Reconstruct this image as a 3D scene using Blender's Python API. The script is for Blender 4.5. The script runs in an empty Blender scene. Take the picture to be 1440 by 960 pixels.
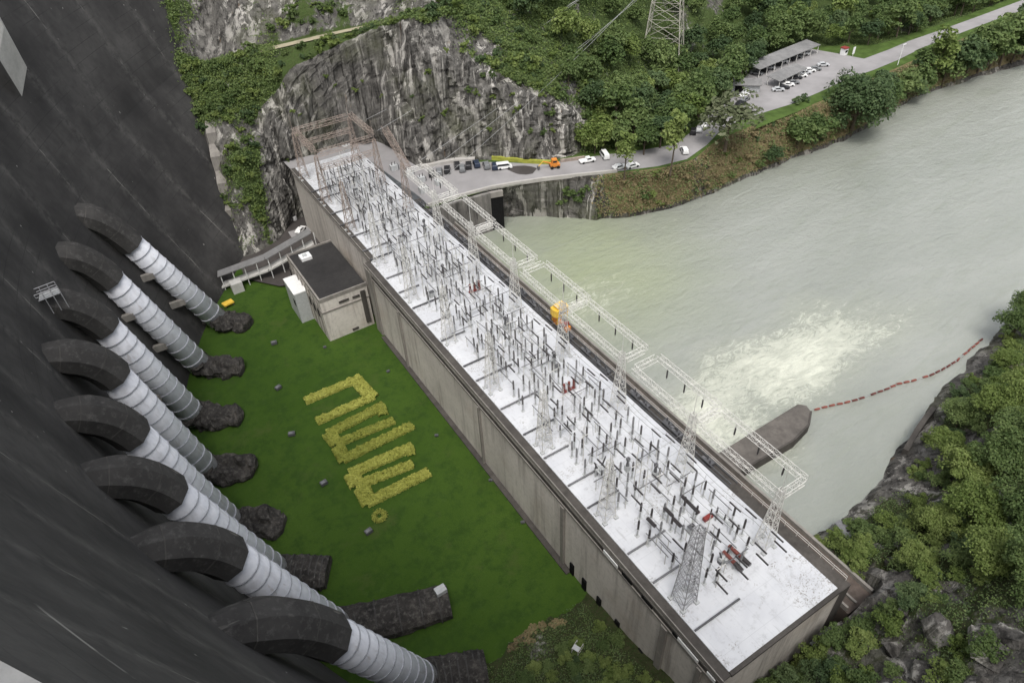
import bpy, bmesh, math, random
import numpy as np
from mathutils import Vector, Matrix, noise
from mathutils.bvhtree import BVHTree

R = math.radians
rnd = random.Random(7)
sc = bpy.context.scene
COL = sc.collection

# ------------------------------------------------------------------ camera
F_PX = 990.0                     # focal length in pixels of a 1440 px wide frame
YAW, PITCH, ROLL = R(30.35), R(40.9), R(3.18)
CAM = np.array([0.0, 0.0, 100.0])
fw = np.array([math.sin(YAW)*math.cos(PITCH), math.cos(YAW)*math.cos(PITCH), -math.sin(PITCH)])
rt0 = np.array([math.cos(YAW), -math.sin(YAW), 0.0])
dn0 = np.cross(fw, rt0)
rt = math.cos(ROLL)*rt0 + math.sin(ROLL)*dn0
dn = -math.sin(ROLL)*rt0 + math.cos(ROLL)*dn0
cam_d = bpy.data.cameras.new("camera")
cam_d.sensor_width = 36.0
cam_d.lens = F_PX/1440.0*36.0
cam_d.clip_start = 0.3
cam_d.clip_end = 4000.0
cam = bpy.data.objects.new("camera", cam_d)
COL.objects.link(cam)
mw = Matrix.Identity(4)
for i in range(3):
    mw[i][0] = rt[i]; mw[i][1] = -dn[i]; mw[i][2] = -fw[i]; mw[i][3] = CAM[i]
cam.matrix_world = mw
sc.camera = cam

# ------------------------------------------------------------------ light
SUN_EL, SUN_AZ = 60.0, 216.0      # azimuth clockwise from +Y: the overcast glow stands behind and left of the camera
w = bpy.data.worlds.new("World"); sc.world = w; w.use_nodes = True
nt = w.node_tree; nt.nodes.clear()
sky = nt.nodes.new("ShaderNodeTexSky"); sky.sky_type = 'NISHITA'; sky.sun_disc = False
sky.sun_elevation = R(SUN_EL); sky.sun_rotation = R(SUN_AZ)
sky.dust_density = 3.0; sky.air_density = 1.0; sky.ozone_density = 1.0
hs = nt.nodes.new("ShaderNodeHueSaturation"); hs.inputs['Saturation'].default_value = 0.22
bg = nt.nodes.new("ShaderNodeBackground"); bg.inputs['Strength'].default_value = 0.13
wo = nt.nodes.new("ShaderNodeOutputWorld")
nt.links.new(sky.outputs[0], hs.inputs['Color']); nt.links.new(hs.outputs[0], bg.inputs['Color'])
nt.links.new(bg.outputs[0], wo.inputs['Surface'])
sd = bpy.data.lights.new("sun", 'SUN'); sd.energy = 1.1; sd.angle = R(25); sd.color = (1.0, 0.96, 0.9)
sun = bpy.data.objects.new("sun", sd); COL.objects.link(sun)
sv = Vector((math.sin(R(SUN_AZ))*math.cos(R(SUN_EL)), math.cos(R(SUN_AZ))*math.cos(R(SUN_EL)), math.sin(R(SUN_EL))))
sun.rotation_euler = sv.to_track_quat('Z', 'Y').to_euler(); sun.location = (0, 0, 300)
vs = sc.view_settings
vs.view_transform = 'Standard'; vs.look = 'None'; vs.gamma = 1.0; vs.use_curve_mapping = False
vs.exposure = 1.0
sc.cycles.max_bounces = 6; sc.cycles.diffuse_bounces = 4; sc.cycles.glossy_bounces = 2
sc.cycles.transparent_max_bounces = 4
sc.cycles.use_denoising = True

# ------------------------------------------------------------------ survey helpers (read distances off the photograph while building)
def ray(px, py):
    return rt*((px-720)/F_PX) + dn*((py-480)/F_PX) + fw
def at_z(px, py, z):
    d = ray(px, py); return CAM + d*((z-CAM[2])/d[2])
def at_R(px, py, rng):
    d = ray(px, py); return CAM + d*(rng/math.hypot(d[0], d[1]))
def at_y(px, py, y):
    d = ray(px, py); return CAM + d*(y/d[1])

# ------------------------------------------------------------------ object helpers
def tag(o, label=None, cat=None, group=None, kind=None):
    if label: o['label'] = label
    if cat: o['category'] = cat
    if group: o['group'] = group
    if kind: o['kind'] = kind
    return o
def empty(name, loc, rz=0.0, label=None, cat=None, group=None):
    o = bpy.data.objects.new(name, None); COL.objects.link(o)
    o.location = loc; o.rotation_euler = (0, 0, rz); o.empty_display_size = 0.5
    return tag(o, label, cat, group)
class MB:
    def __init__(s): s.v = []; s.f = []
    def add(s, vs_, fs_):
        n = len(s.v); s.v += [tuple(p) for p in vs_]; s.f += [tuple(i+n for i in f) for f in fs_]; return s
    def box(s, x0, x1, y0, y1, z0, z1):
        return s.add([(x0,y0,z0),(x1,y0,z0),(x1,y1,z0),(x0,y1,z0),(x0,y0,z1),(x1,y0,z1),(x1,y1,z1),(x0,y1,z1)],
              [(0,3,2,1),(4,5,6,7),(0,1,5,4),(1,2,6,5),(2,3,7,6),(3,0,4,7)])
    def prism(s, poly, z0, z1):
        n = len(poly)
        a = sum(poly[i][0]*poly[(i+1)%n][1]-poly[(i+1)%n][0]*poly[i][1] for i in range(n))
        if a < 0: poly = poly[::-1]
        zz = (lambda z, p: z(p) if callable(z) else z)
        vv = [(p[0],p[1],zz(z0,p)) for p in poly]+[(p[0],p[1],zz(z1,p)) for p in poly]
        return s.add(vv, [tuple(range(n))[::-1], tuple(range(n,2*n))]+[(i,(i+1)%n,(i+1)%n+n,i+n) for i in range(n)])
    def tube(s, p, q, r, n=4, r2=None, cap=True):
        p = Vector(p); q = Vector(q); d = q-p
        if d.length < 1e-6: return s
        d.normalize(); u = d.orthogonal().normalized(); v = d.cross(u)
        r2 = r if r2 is None else r2
        vv = []
        for c, rr in ((p, r), (q, r2)):
            for i in range(n):
                a = 2*math.pi*(i+0.5)/n
                vv.append(c+u*(rr*math.cos(a))+v*(rr*math.sin(a)))
        ff = [(i,(i+1)%n,(i+1)%n+n,i+n) for i in range(n)]
        if cap: ff += [tuple(range(n))[::-1], tuple(range(n,2*n))]
        return s.add(vv, ff)
    def lathe(s, prof, c=(0,0,0), n=8):
        vv = []; m = len(prof)
        for r_, z in prof:
            for i in range(n):
                a = 2*math.pi*i/n; vv.append((c[0]+r_*math.cos(a), c[1]+r_*math.sin(a), c[2]+z))
        ff = [(j*n+i, j*n+(i+1)%n, (j+1)*n+(i+1)%n, (j+1)*n+i) for j in range(m-1) for i in range(n)]
        ff += [tuple(range(n))[::-1], tuple(range((m-1)*n, m*n))]
        return s.add(vv, ff)
    def build(s, name, mat, parent=None, smooth=False, loc=None):
        me = bpy.data.meshes.new(name); me.from_pydata(s.v, [], s.f); me.update()
        if smooth:
            me.polygons.foreach_set('use_smooth', [True]*len(me.polygons))
        me.materials.append(mat)
        o = bpy.data.objects.new(name, me); COL.objects.link(o)
        if parent: o.parent = parent
        if loc is not None: o.location = loc
        return o
def copy_tree(o, parent=None):
    c = o.copy(); COL.objects.link(c)
    if parent: c.parent = parent
    for ch in list(o.children): copy_tree(ch, c)
    return c
ORD = ['first','second','third','fourth','fifth','sixth','seventh','eighth','ninth','tenth','eleventh','twelfth','thirteenth','fourteenth']

# ------------------------------------------------------------------ materials
class NM:
    def __init__(s, name):
        s.m = bpy.data.materials.new(name); s.m.use_nodes = True
        s.t = s.m.node_tree; s.b = s.t.nodes['Principled BSDF']; s.out = s.t.nodes['Material Output']
        s.co = s.t.nodes.new('ShaderNodeTexCoord')
    def n(s, typ, **kw):
        x = s.t.nodes.new(typ)
        for k, v in kw.items(): setattr(x, k, v)
        return x
    def link(s, a, b): s.t.links.new(a, b)
    def pos(s, scale=(1,1,1), rot=(0,0,0), src='Object'):
        mp = s.n('ShaderNodeMapping'); mp.inputs['Scale'].default_value = scale; mp.inputs['Rotation'].default_value = rot
        s.link(s.co.outputs[src], mp.inputs['Vector']); return mp.outputs[0]
    def noise(s, scale=1.0, detail=5, rough=0.6, vec=None, dist=0.0):
        x = s.n('ShaderNodeTexNoise'); x.inputs['Scale'].default_value = scale; x.inputs['Detail'].default_value = detail
        x.inputs['Roughness'].default_value = rough; x.inputs['Distortion'].default_value = dist
        s.link(vec if vec is not None else s.pos(), x.inputs['Vector']); return x.outputs['Fac']
    def ramp(s, fac, stops, interp='LINEAR'):
        x = s.n('ShaderNodeValToRGB'); cr = x.color_ramp; cr.interpolation = interp
        while len(cr.elements) < len(stops): cr.elements.new(0.5)
        for e, (p, c) in zip(cr.elements, stops):
            e.position = p; e.color = (c, c, c, 1) if isinstance(c, (int, float)) else (*c, 1)
        s.link(fac, x.inputs['Fac']); return x.outputs['Color']
    def mix(s, fac, a, b, mode='MIX'):
        x = s.n('ShaderNodeMix', data_type='RGBA', blend_type=mode)
        for sock, val in ((x.inputs[0], fac), (x.inputs[6], a), (x.inputs[7], b)):
            if isinstance(val, (int, float)): sock.default_value = val if sock == x.inputs[0] else (val, val, val, 1)
            elif isinstance(val, tuple): sock.default_value = (*val, 1)
            else: s.link(val, sock)
        return x.outputs[2]
    def math(s, op, a, b=None, c=None, clamp=False):
        x = s.n('ShaderNodeMath', operation=op); x.use_clamp = clamp
        for i, v in enumerate((a, b, c)):
            if v is None: continue
            if isinstance(v, (int, float)): x.inputs[i].default_value = v
            else: s.link(v, x.inputs[i])
        return x.outputs[0]
    def sep(s, v):
        x = s.n('ShaderNodeSeparateXYZ'); s.link(v, x.inputs[0]); return x.outputs
    def attr(s, name):
        x = s.n('ShaderNodeAttribute'); x.attribute_name = name; return x.outputs['Fac']
    def bump(s, h, strength=0.5, dist=0.3):
        x = s.n('ShaderNodeBump'); x.inputs['Strength'].default_value = strength; x.inputs['Distance'].default_value = dist
        s.link(h, x.inputs['Height']); s.link(x.outputs[0], s.b.inputs['Normal'])
    def base(s, c, rough=0.8, spec=0.3, metal=0.0):
        if isinstance(c, tuple): s.b.inputs['Base Color'].default_value = (*c, 1)
        else: s.link(c, s.b.inputs['Base Color'])
        if isinstance(rough, (int, float)): s.b.inputs['Roughness'].default_value = rough
        else: s.link(rough, s.b.inputs['Roughness'])
        s.b.inputs['Specular IOR Level'].default_value = spec; s.b.inputs['Metallic'].default_value = metal
        return s.m
def plain(name, c, rough=0.7, spec=0.3, var=0.25, scale=2.0, metal=0.0):
    m = NM(name); nz = m.noise(scale, 4)
    lo = tuple(x*(1-var) for x in c); hi = tuple(min(0.95, x*(1+var)) for x in c)
    return m.base(m.ramp(nz, [(0.3, lo), (0.7, hi)]), rough, spec, metal)
def concrete(name, lo, hi, streak=0.5, dark=0.35, bump=0.3):
    m = NM(name)
    big = m.noise(0.12, 6, 0.65); fine = m.noise(1.6, 6, 0.7)
    st = m.noise(1.0, 5, 0.6, m.pos((0.55, 0.55, 0.05)))
    c = m.ramp(big, [(0.25, lo), (0.75, hi)])
    c = m.mix(m.ramp(st, [(0.45, 0.0), (0.72, streak)]), c, tuple(x*dark for x in lo))
    c = m.mix(m.ramp(fine, [(0.35, 0.35), (0.6, 0.0)]), c, tuple(x*0.75 for x in lo))
    m.bump(fine, bump, 0.08)
    return m.base(c, 0.9, 0.2)

def leaf_mat(name, cols, tr=0.38):
    """cols: three greens; each leaf and each plant picks its own mix."""
    m = NM(name)
    g = m.n('ShaderNodeNewGeometry'); oi = m.n('ShaderNodeObjectInfo')
    nz = m.noise(0.16, 3, 0.6, m.pos(src='Object'))
    a = m.math('MULTIPLY_ADD', g.outputs['Random Per Island'], 0.42, m.math('MULTIPLY_ADD', nz, 0.7, -0.25))
    a = m.math('ADD', a, m.math('MULTIPLY', oi.outputs['Random'], 0.42))
    c = m.ramp(a, [(0.18, cols[0]), (0.5, cols[1]), (0.88, cols[2])])
    m.base(c, 0.62, 0.25)
    tl = m.n('ShaderNodeBsdfTranslucent'); m.link(c, tl.inputs['Color'])
    ms = m.n('ShaderNodeMixShader'); ms.inputs[0].default_value = tr
    m.link(m.b.outputs[0], ms.inputs[1]); m.link(tl.outputs[0], ms.inputs[2]); m.link(ms.outputs[0], m.out.inputs['Surface'])
    return m.m

M = {}
# dam face: near-black weathered concrete, pale seepage on the contraction joints, lift lines, lime spots
def dam_material():
    m = NM('weathered_dam_concrete')
    xyz = m.sep(m.pos())
    big = m.noise(0.045, 6, 0.62); mid = m.noise(0.5, 6, 0.7)
    st = m.noise(1.0, 6, 0.65, m.pos((0.10, 0.22, 0.02)))
    c = m.ramp(big, [(0.35, (0.030,0.029,0.029)), (0.5, (0.050,0.048,0.047)), (0.66, (0.080,0.077,0.074))])
    c = m.mix(m.ramp(st, [(0.52, 0.0), (0.80, 0.30)]), c, (0.085,0.081,0.078))
    c = m.mix(m.ramp(st, [(0.22, 0.6), (0.44, 0.0)]), c, (0.022,0.022,0.022))
    c = m.mix(m.ramp(mid, [(0.3, 0.4), (0.55, 0.0)]), c, (0.03,0.03,0.03))
    # joints: every 15 m along the crest
    wob = m.math('MULTIPLY', m.math('SUBTRACT', m.noise(0.3, 3), 0.5), 0.5)
    y = m.math('ADD', m.math('ADD', xyz[1], m.math('MULTIPLY', xyz[2], -0.10)), wob)
    fr = m.math('ABSOLUTE', m.math('SUBTRACT', m.math('FRACT', m.math('DIVIDE', y, 15.25)), 0.5))
    ln = m.math('LESS_THAN', fr, 0.009)
    brk = m.ramp(m.noise(0.05, 5, 0.75), [(0.53, 0.0), (0.62, 0.75)])
    c = m.mix(m.math('MULTIPLY', ln, brk), c, (0.26,0.25,0.23))
    halo = m.ramp(fr, [(0.0, 0.8), (0.14, 0.0)])
    c = m.mix(m.math('MULTIPLY', halo, m.ramp(mid, [(0.4, 0.0), (0.65, 1.0)])), c, (0.11,0.106,0.10))
    # lift lines
    fz = m.math('ABSOLUTE', m.math('SUBTRACT', m.math('FRACT', m.math('DIVIDE', xyz[2], 3.05)), 0.5))
    lz = m.math('MULTIPLY', m.math('LESS_THAN', fz, 0.022), m.ramp(m.noise(0.10, 4), [(0.42, 0.0), (0.6, 0.6)]))
    c = m.mix(lz, c, (0.022,0.022,0.022))
    fp = m.math('ABSOLUTE', m.math('SUBTRACT', m.math('FRACT', m.math('ADD', m.math('DIVIDE', m.math('ADD', xyz[2], m.math('MULTIPLY', wob, 0.6)), 29.0), 0.2414)), 0.5))
    pl = m.math('MULTIPLY', m.math('LESS_THAN', fp, 0.006), m.ramp(m.noise(0.06, 5, 0.75), [(0.50, 0.0), (0.58, 0.8)]))
    one = m.math('MULTIPLY', m.math('LESS_THAN', xyz[1], 62.0), m.math('GREATER_THAN', xyz[2], 50.0))
    c = m.mix(m.math('MULTIPLY', pl, one), c, (0.30,0.29,0.27))
    # lime spots
    sp = m.noise(0.9, 2, 0.5, m.pos((1, 1, 0.55)))
    c = m.mix(m.ramp(sp, [(0.755, 0.0), (0.79, 0.85)]), c, (0.34,0.33,0.31))
    m.bump(mid, 0.45, 0.15)
    return m.base(c, 0.85, 0.25)
M['dam'] = dam_material()
def hood_material():
    m = NM('dark_hood_concrete')
    big = m.noise(0.15, 6, 0.65); mid = m.noise(0.9, 6, 0.7)
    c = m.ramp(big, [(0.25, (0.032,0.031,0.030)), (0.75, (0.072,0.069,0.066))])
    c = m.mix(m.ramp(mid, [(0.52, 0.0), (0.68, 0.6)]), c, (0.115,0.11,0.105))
    ed = m.ramp(m.noise(0.7, 3, 0.5, m.pos((0.25,1.2,0.25))), [(0.66, 0.0), (0.74, 0.6)])
    c = m.mix(ed, c, (0.22,0.21,0.19))
    m.bump(mid, 0.5, 0.12)
    return m.base(c, 0.9, 0.2)
M['hood'] = hood_material()
def block_material():
    m = NM('stained_block_concrete')
    big = m.noise(0.25, 6, 0.7); mid = m.noise(1.3, 6, 0.75)
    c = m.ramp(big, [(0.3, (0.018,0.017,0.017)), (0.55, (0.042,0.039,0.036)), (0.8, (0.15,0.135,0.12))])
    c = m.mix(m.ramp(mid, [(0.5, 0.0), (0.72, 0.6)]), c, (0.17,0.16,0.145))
    m.bump(mid, 0.8, 0.25)
    return m.base(c, 0.95, 0.15)
M['block'] = block_material()
def pipe_material():
    m = NM('white_penstock_paint')
    nz = m.noise(0.5, 5, 0.6); st = m.noise(1.2, 5, 0.6, m.pos((0.4,1.2,0.25)))
    c = m.ramp(nz, [(0.3, (0.58,0.60,0.65)), (0.7, (0.74,0.75,0.79))])
    c = m.mix(m.ramp(st, [(0.50, 0.0), (0.70, 0.5)]), c, (0.40,0.40,0.41))
    c = m.mix(m.ramp(m.noise(0.9, 4, 0.6, m.pos((0.6,2.0,0.12))), [(0.64, 0.0), (0.70, 0.4)]), c, (0.26,0.21,0.17))
    return m.base(c, 0.45, 0.4)
M['pipe'] = pipe_material()
M['ring'] = plain('grey_ring_paint', (0.36,0.37,0.40), 0.5, 0.4)
M['pale'] = concrete('pale_concrete', (0.42,0.41,0.39), (0.60,0.59,0.56), 0.3, 0.6)
def wall_material():
    m = NM('powerhouse_concrete')
    big = m.noise(0.07, 5, 0.6); fine = m.noise(1.2, 6, 0.7)
    st = m.noise(1.0, 5, 0.65, m.pos((0.5,0.5,0.04)))
    z = m.sep(m.pos())[2]
    c = m.ramp(big, [(0.3, (0.44,0.41,0.375)), (0.7, (0.64,0.60,0.55))])
    c = m.mix(m.ramp(st, [(0.5, 0.0), (0.70, 0.7)]), c, (0.22,0.195,0.175))
    c = m.mix(m.ramp(st, [(0.22, 0.4), (0.40, 0.0)]), c, (0.48,0.46,0.42))
    pk = m.ramp(m.noise(0.11, 4, 0.6), [(0.55, 0.0), (0.72, 0.4)])
    c = m.mix(pk, c, (0.40,0.33,0.27))
    damp = m.ramp(m.math('ADD', z, m.math('MULTIPLY', fine, 3.0)), [(0.0, 0.0), (1.0, 0.0)])
    c = m.mix(m.ramp(fine, [(0.3, 0.35), (0.5, 0.0)]), c, (0.20,0.185,0.165))
    m.bump(fine, 0.3, 0.08)
    return m.base(c, 0.9, 0.2)
M['wall'] = wall_material()
M['trim'] = concrete('grey_trim_concrete', (0.20,0.185,0.17), (0.32,0.30,0.27), 0.5, 0.5)
M['darktrim'] = concrete('dark_ledge_concrete', (0.055,0.05,0.046), (0.11,0.10,0.09), 0.5, 0.5)
M['brown'] = concrete('brown_deck_concrete', (0.075,0.062,0.054), (0.17,0.135,0.115), 0.5, 0.4, 0.6)
M['pier'] = concrete('grey_brown_pier_concrete', (0.085,0.078,0.071), (0.175,0.158,0.142), 0.4, 0.45, 0.6)
M['void'] = plain('dark_opening', (0.012,0.012,0.012), 0.95, 0.05)
M['white'] = plain('white_paint', (0.74,0.74,0.73), 0.55, 0.3, 0.08)
def roof_material():
    m = NM('white_switchyard_floor')
    xyz = m.sep(m.pos())
    big = m.noise(0.16, 5, 0.6); lit = m.noise(1.5, 5, 0.7); sp = m.noise(1.6, 5, 0.7, None, 1.8)
    c = m.ramp(big, [(0.3, (0.52,0.53,0.56)), (0.65, (0.62,0.63,0.65))])
    for k, ax, per in ((0, xyz[0], 2.8), (1, xyz[1], 4.57)):
        fr = m.math('ABSOLUTE', m.math('SUBTRACT', m.math('FRACT', m.math('DIVIDE', ax, per)), 0.5))
        c = m.mix(m.math('MULTIPLY', m.math('LESS_THAN', fr, 0.012), 0.35), c, (0.42,0.43,0.45))
    c = m.mix(m.ramp(m.noise(0.55, 6, 0.75), [(0.53, 0.0), (0.66, 0.55)]), c, (0.40,0.405,0.42))
    c = m.mix(m.ramp(m.noise(0.9, 3, 0.5, m.pos((1, .12, 1))), [(0.66, 0.0), (0.7, 0.4)]), c, (0.33,0.33,0.33))
    # litter of dry leaves, strongest at the near end
    gate = m.ramp(m.noise(0.13, 4, 0.7), [(0.50, 0.0), (0.58, 1.0)])
    c = m.mix(m.math('MULTIPLY', m.ramp(sp, [(0.54, 0.0), (0.60, 0.9)]), gate), c, (0.24,0.225,0.205))
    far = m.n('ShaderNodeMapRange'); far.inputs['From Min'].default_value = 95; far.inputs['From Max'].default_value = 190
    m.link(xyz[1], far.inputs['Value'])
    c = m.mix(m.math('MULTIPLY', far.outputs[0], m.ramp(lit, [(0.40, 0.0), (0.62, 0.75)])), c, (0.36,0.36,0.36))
    return m.base(c, 0.7, 0.25)
M['roof'] = roof_material()
M['blackroof'] = concrete('dark_flat_roof', (0.025,0.024,0.024), (0.05,0.048,0.047), 0.3, 0.6)
def lawn_material():
    m = NM('lawn_grass')
    big = m.noise(0.035, 5, 0.6); mid = m.noise(0.35, 6, 0.7); fine = m.noise(5.0, 4, 0.7)
    c = m.ramp(big, [(0.3, (0.032,0.066,0.009)), (0.7, (0.055,0.100,0.016))])
    c = m.mix(m.ramp(mid, [(0.38, 0.7), (0.55, 0.0)]), c, (0.026,0.054,0.011))
    c = m.mix(m.ramp(m.noise(0.9, 5, 0.75), [(0.55, 0.0), (0.72, 0.5)]), c, (0.055,0.092,0.024))
    c = m.mix(m.ramp(m.noise(0.13, 5, 0.7), [(0.58, 0.0), (0.70, 0.45)]), c, (0.075,0.085,0.03))
    c = m.mix(m.ramp(m.noise(0.06, 4, 0.6), [(0.60, 0.0), (0.75, 0.5)]), c, (0.075,0.105,0.022))
    c = m.mix(m.ramp(fine, [(0.4, 0.3), (0.6, 0.0)]), c, (0.022,0.05,0.008))
    m.bump(fine, 0.6, 0.06)
    return m.base(c, 0.95, 0.1)
M['lawn'] = lawn_material()
M['grass'] = plain('mown_grass', (0.060,0.095,0.024), 0.9, 0.1, 0.3, 0.3)
M['asphalt'] = plain('grey_road_surface', (0.26,0.25,0.25), 0.9, 0.2, 0.14, 0.12)
M['darkasphalt'] = plain('dark_tarmac', (0.06,0.053,0.05), 0.7, 0.3, 0.2, 0.3)  # dark tarmac tone, for the yard and the road patch
M['kerb'] = concrete('pale_kerb', (0.36,0.34,0.32), (0.48,0.46,0.43), 0.3, 0.6)
def rock_terrain(name, dark, light, vegc, soilc):
    """rock with vertical lime streaks, moss and soil where the vertex mask 'veg' says plants grow"""
    m = NM(name)
    veg = m.attr('veg')
    big = m.noise(0.06, 6, 0.65); mid = m.noise(0.45, 7, 0.72); fine = m.noise(2.0, 5, 0.7)
    st = m.noise(1.0, 7, 0.72, m.pos((0.34, 0.34, 0.014)), 0.35)
    st2 = m.noise(1.0, 6, 0.72, m.pos((0.7, 0.7, 0.035)), 0.6)
    c = m.ramp(mid, [(0.28, tuple(x*0.7 for x in dark)), (0.72, tuple(0.72*a+0.28*b for a, b in zip(dark, light)))])
    c = m.mix(m.ramp(st2, [(0.40, 0.9), (0.50, 0.0)]), c, tuple(x*0.33 for x in dark))
    patch = m.ramp(m.noise(0.055, 4, 0.6, m.pos((1, 1, 0.5))), [(0.42, 0.25), (0.60, 1.0)])
    c = m.mix(m.math('MULTIPLY', patch, m.ramp(st, [(0.53, 0.0), (0.575, 1.0)])), c, light)
    c = m.mix(m.math('MULTIPLY', patch, m.ramp(st2, [(0.58, 0.0), (0.66, 0.4)])), c, tuple(x*0.7 for x in light))
    c = m.mix(m.ramp(m.noise(0.8, 4, 0.6, m.pos((0.4,0.4,0.02))), [(0.68, 0.0), (0.76, 0.55)]), c, (0.20,0.12,0.06))
    c = m.mix(m.ramp(big, [(0.5, 0.0), (0.68, 0.35)]), c, (0.10,0.11,0.05))
    vf = m.math('ADD', veg, m.math('MULTIPLY', m.math('SUBTRACT', mid, 0.5), 1.2))
    vc = m.mix(m.ramp(fine, [(0.4, 0.0), (0.6, 1.0)]), vegc, soilc)
    c = m.mix(m.ramp(vf, [(0.42, 0.0), (0.58, 1.0)]), c, vc)
    h = m.math('ADD', mid, m.math('MULTIPLY', fine, 0.35))
    m.bump(h, 0.9, 0.9)
    return m.base(c, 0.95, 0.15)
M['cliff'] = rock_terrain('streaked_cliff_rock', (0.078,0.074,0.069), (0.46,0.44,0.405), (0.050,0.080,0.022), (0.055,0.072,0.026))
M['srock'] = rock_terrain('grey_abutment_rock', (0.075,0.070,0.065), (0.36,0.345,0.32), (0.035,0.055,0.016), (0.055,0.055,0.028))
M['bank'] = rock_terrain('brown_river_bank', (0.055,0.05,0.045), (0.34,0.32,0.29), (0.15,0.135,0.06), (0.19,0.145,0.085))
def water_material():
    m = NM('silty_river_water')
    p = m.pos(); xyz = m.sep(p)
    big = m.noise(0.02, 4, 0.6, m.pos((0.6, 1.2, 1)), 0.8)
    c = m.ramp(big, [(0.3, (0.225,0.24,0.207)), (0.7, (0.30,0.312,0.28))])
    wx = m.math('MULTIPLY_ADD', m.noise(0.045, 4, 0.6, p), 30.0, -15.0); wy = m.math('MULTIPLY_ADD', m.noise(0.05, 4, 0.6, m.pos((1, 1, 1), (0, 0, 1.3))), 26.0, -13.0)
    X_ = m.math('ADD', xyz[0], wx); Y_ = m.math('ADD', xyz[1], wy)
    def blob(cx, cy, rx, ry):
        dx = m.math('DIVIDE', m.math('SUBTRACT', X_, cx), rx); dy = m.math('DIVIDE', m.math('SUBTRACT', Y_, cy), ry)
        d = m.math('SQRT', m.math('ADD', m.math('MULTIPLY', dx, dx), m.math('MULTIPLY', dy, dy)))
        return m.math('SUBTRACT', 1.0, d, clamp=True)
    g1 = blob(100, 128, 45, 45)
    c = m.mix(m.math('MULTIPLY', g1, 0.9), c, (0.25,0.285,0.165))
    fo = m.noise(0.22, 9, 0.75, m.pos((0.8, 1.6, 1), (0, 0, R(-6))), 2.2)
    a = m.math('MAXIMUM', blob(116, 71, 44, 15), blob(88, 66, 22, 20))
    a = m.math('MAXIMUM', a, m.math('MULTIPLY', blob(92, 118, 34, 24), 0.45))
    a = m.math('MAXIMUM', a, m.math('MULTIPLY', blob(140, 66, 26, 10), 0.55))
    f = m.math('ADD', m.math('MULTIPLY', a, 0.62), m.math('SUBTRACT', fo, 0.5))
    ff = m.ramp(f, [(0.20, 0.0), (0.36, 0.35), (0.62, 0.85)])
    c = m.mix(m.math('MULTIPLY', m.math('POWER', a, 0.8), 0.30), c, (0.50,0.52,0.38))
    c = m.mix(ff, c, (0.64,0.65,0.55))
    # fine darker and paler streaks drawn out along the current
    c = m.mix(m.ramp(m.noise(0.35, 6, 0.65, m.pos((0.12, 0.7, 1), (0, 0, R(-10))), 1.2), [(0.35, 0.35), (0.5, 0.0)]), c, (0.22,0.24,0.19))
    fl = m.noise(0.5, 7, 0.7, m.pos((0.10, 0.9, 1), (0, 0, R(-8))), 1.5)
    c = m.mix(m.ramp(fl, [(0.66, 0.0), (0.76, 0.35)]), c, (0.50,0.52,0.46))
    r1 = m.noise(0.55, 6, 0.65, m.pos((0.8, 1.2, 1), (0, 0, R(20))), 0.5)
    h = m.math('ADD', r1, m.math('MULTIPLY', fo, m.math('MULTIPLY_ADD', a, 1.6, 0.25)))
    r2 = m.noise(0.14, 5, 0.6, m.pos((0.7, 1.6, 1), (0, 0, R(25))), 0.8)
    h = m.math('ADD', h, m.math('MULTIPLY', r2, 1.5))
    m.bump(h, 0.42, 0.8)
    rg = m.ramp(ff, [(0.0, 0.10), (1.0, 0.7)])
    m.b.inputs['IOR'].default_value = 1.5
    return m.base(c, rg, 1.0)
M['water'] = water_material()
M['steel'] = plain('galvanised_steel', (0.60,0.59,0.56), 0.5, 0.4, 0.18, 0.8)
M['steeldark'] = plain('weathered_lattice_steel', (0.34,0.34,0.35), 0.6, 0.3, 0.3, 0.8)
M['rust'] = plain('brown_rusty_lattice', (0.30,0.245,0.21), 0.7, 0.3, 0.3, 0.6)
M['porcelain'] = plain('brown_porcelain', (0.035,0.03,0.03), 0.3, 0.5, 0.3)
M['greyporc'] = plain('grey_porcelain', (0.15,0.15,0.155), 0.35, 0.5, 0.3)
M['equip'] = plain('grey_equipment_paint', (0.42,0.43,0.43), 0.5, 0.4, 0.15)
M['equipdark'] = plain('dark_grey_equipment', (0.09,0.09,0.095), 0.5, 0.4, 0.25)
M['red'] = plain('dull_red_paint', (0.22,0.035,0.03), 0.5, 0.4, 0.25)
M['redbrown'] = plain('red_brown_bushing', (0.16,0.045,0.035), 0.4, 0.4, 0.25)
M['orange'] = plain('orange_machine_paint', (0.60,0.22,0.04), 0.5, 0.4, 0.2)
M['yellow'] = plain('yellow_machine_paint', (0.72,0.47,0.06), 0.5, 0.4, 0.15)
M['wire'] = plain('conductor_aluminium', (0.36,0.36,0.36), 0.5, 0.4, 0.1)
M['bark'] = plain('tree_bark', (0.10,0.08,0.06), 0.9, 0.1, 0.3)
M['leaf_dark'] = leaf_mat('dark_leaves', ((0.045,0.078,0.032),(0.082,0.128,0.052),(0.145,0.195,0.084)))
M['leaf_mid'] = leaf_mat('mid_leaves', ((0.062,0.102,0.032),(0.116,0.168,0.055),(0.195,0.250,0.092)))
M['leaf_pale'] = leaf_mat('light_leaves', ((0.092,0.138,0.032),(0.160,0.215,0.058),(0.245,0.295,0.098)))  # the lighter set of leaf greens
M['leaf_grey'] = leaf_mat('grey_green_leaves', ((0.072,0.094,0.044),(0.127,0.149,0.077),(0.198,0.209,0.127)))
M['leaf_dry'] = leaf_mat('dry_brown_leaves', ((0.11,0.088,0.045),(0.20,0.16,0.085),(0.30,0.25,0.13)), 0.15)
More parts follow.
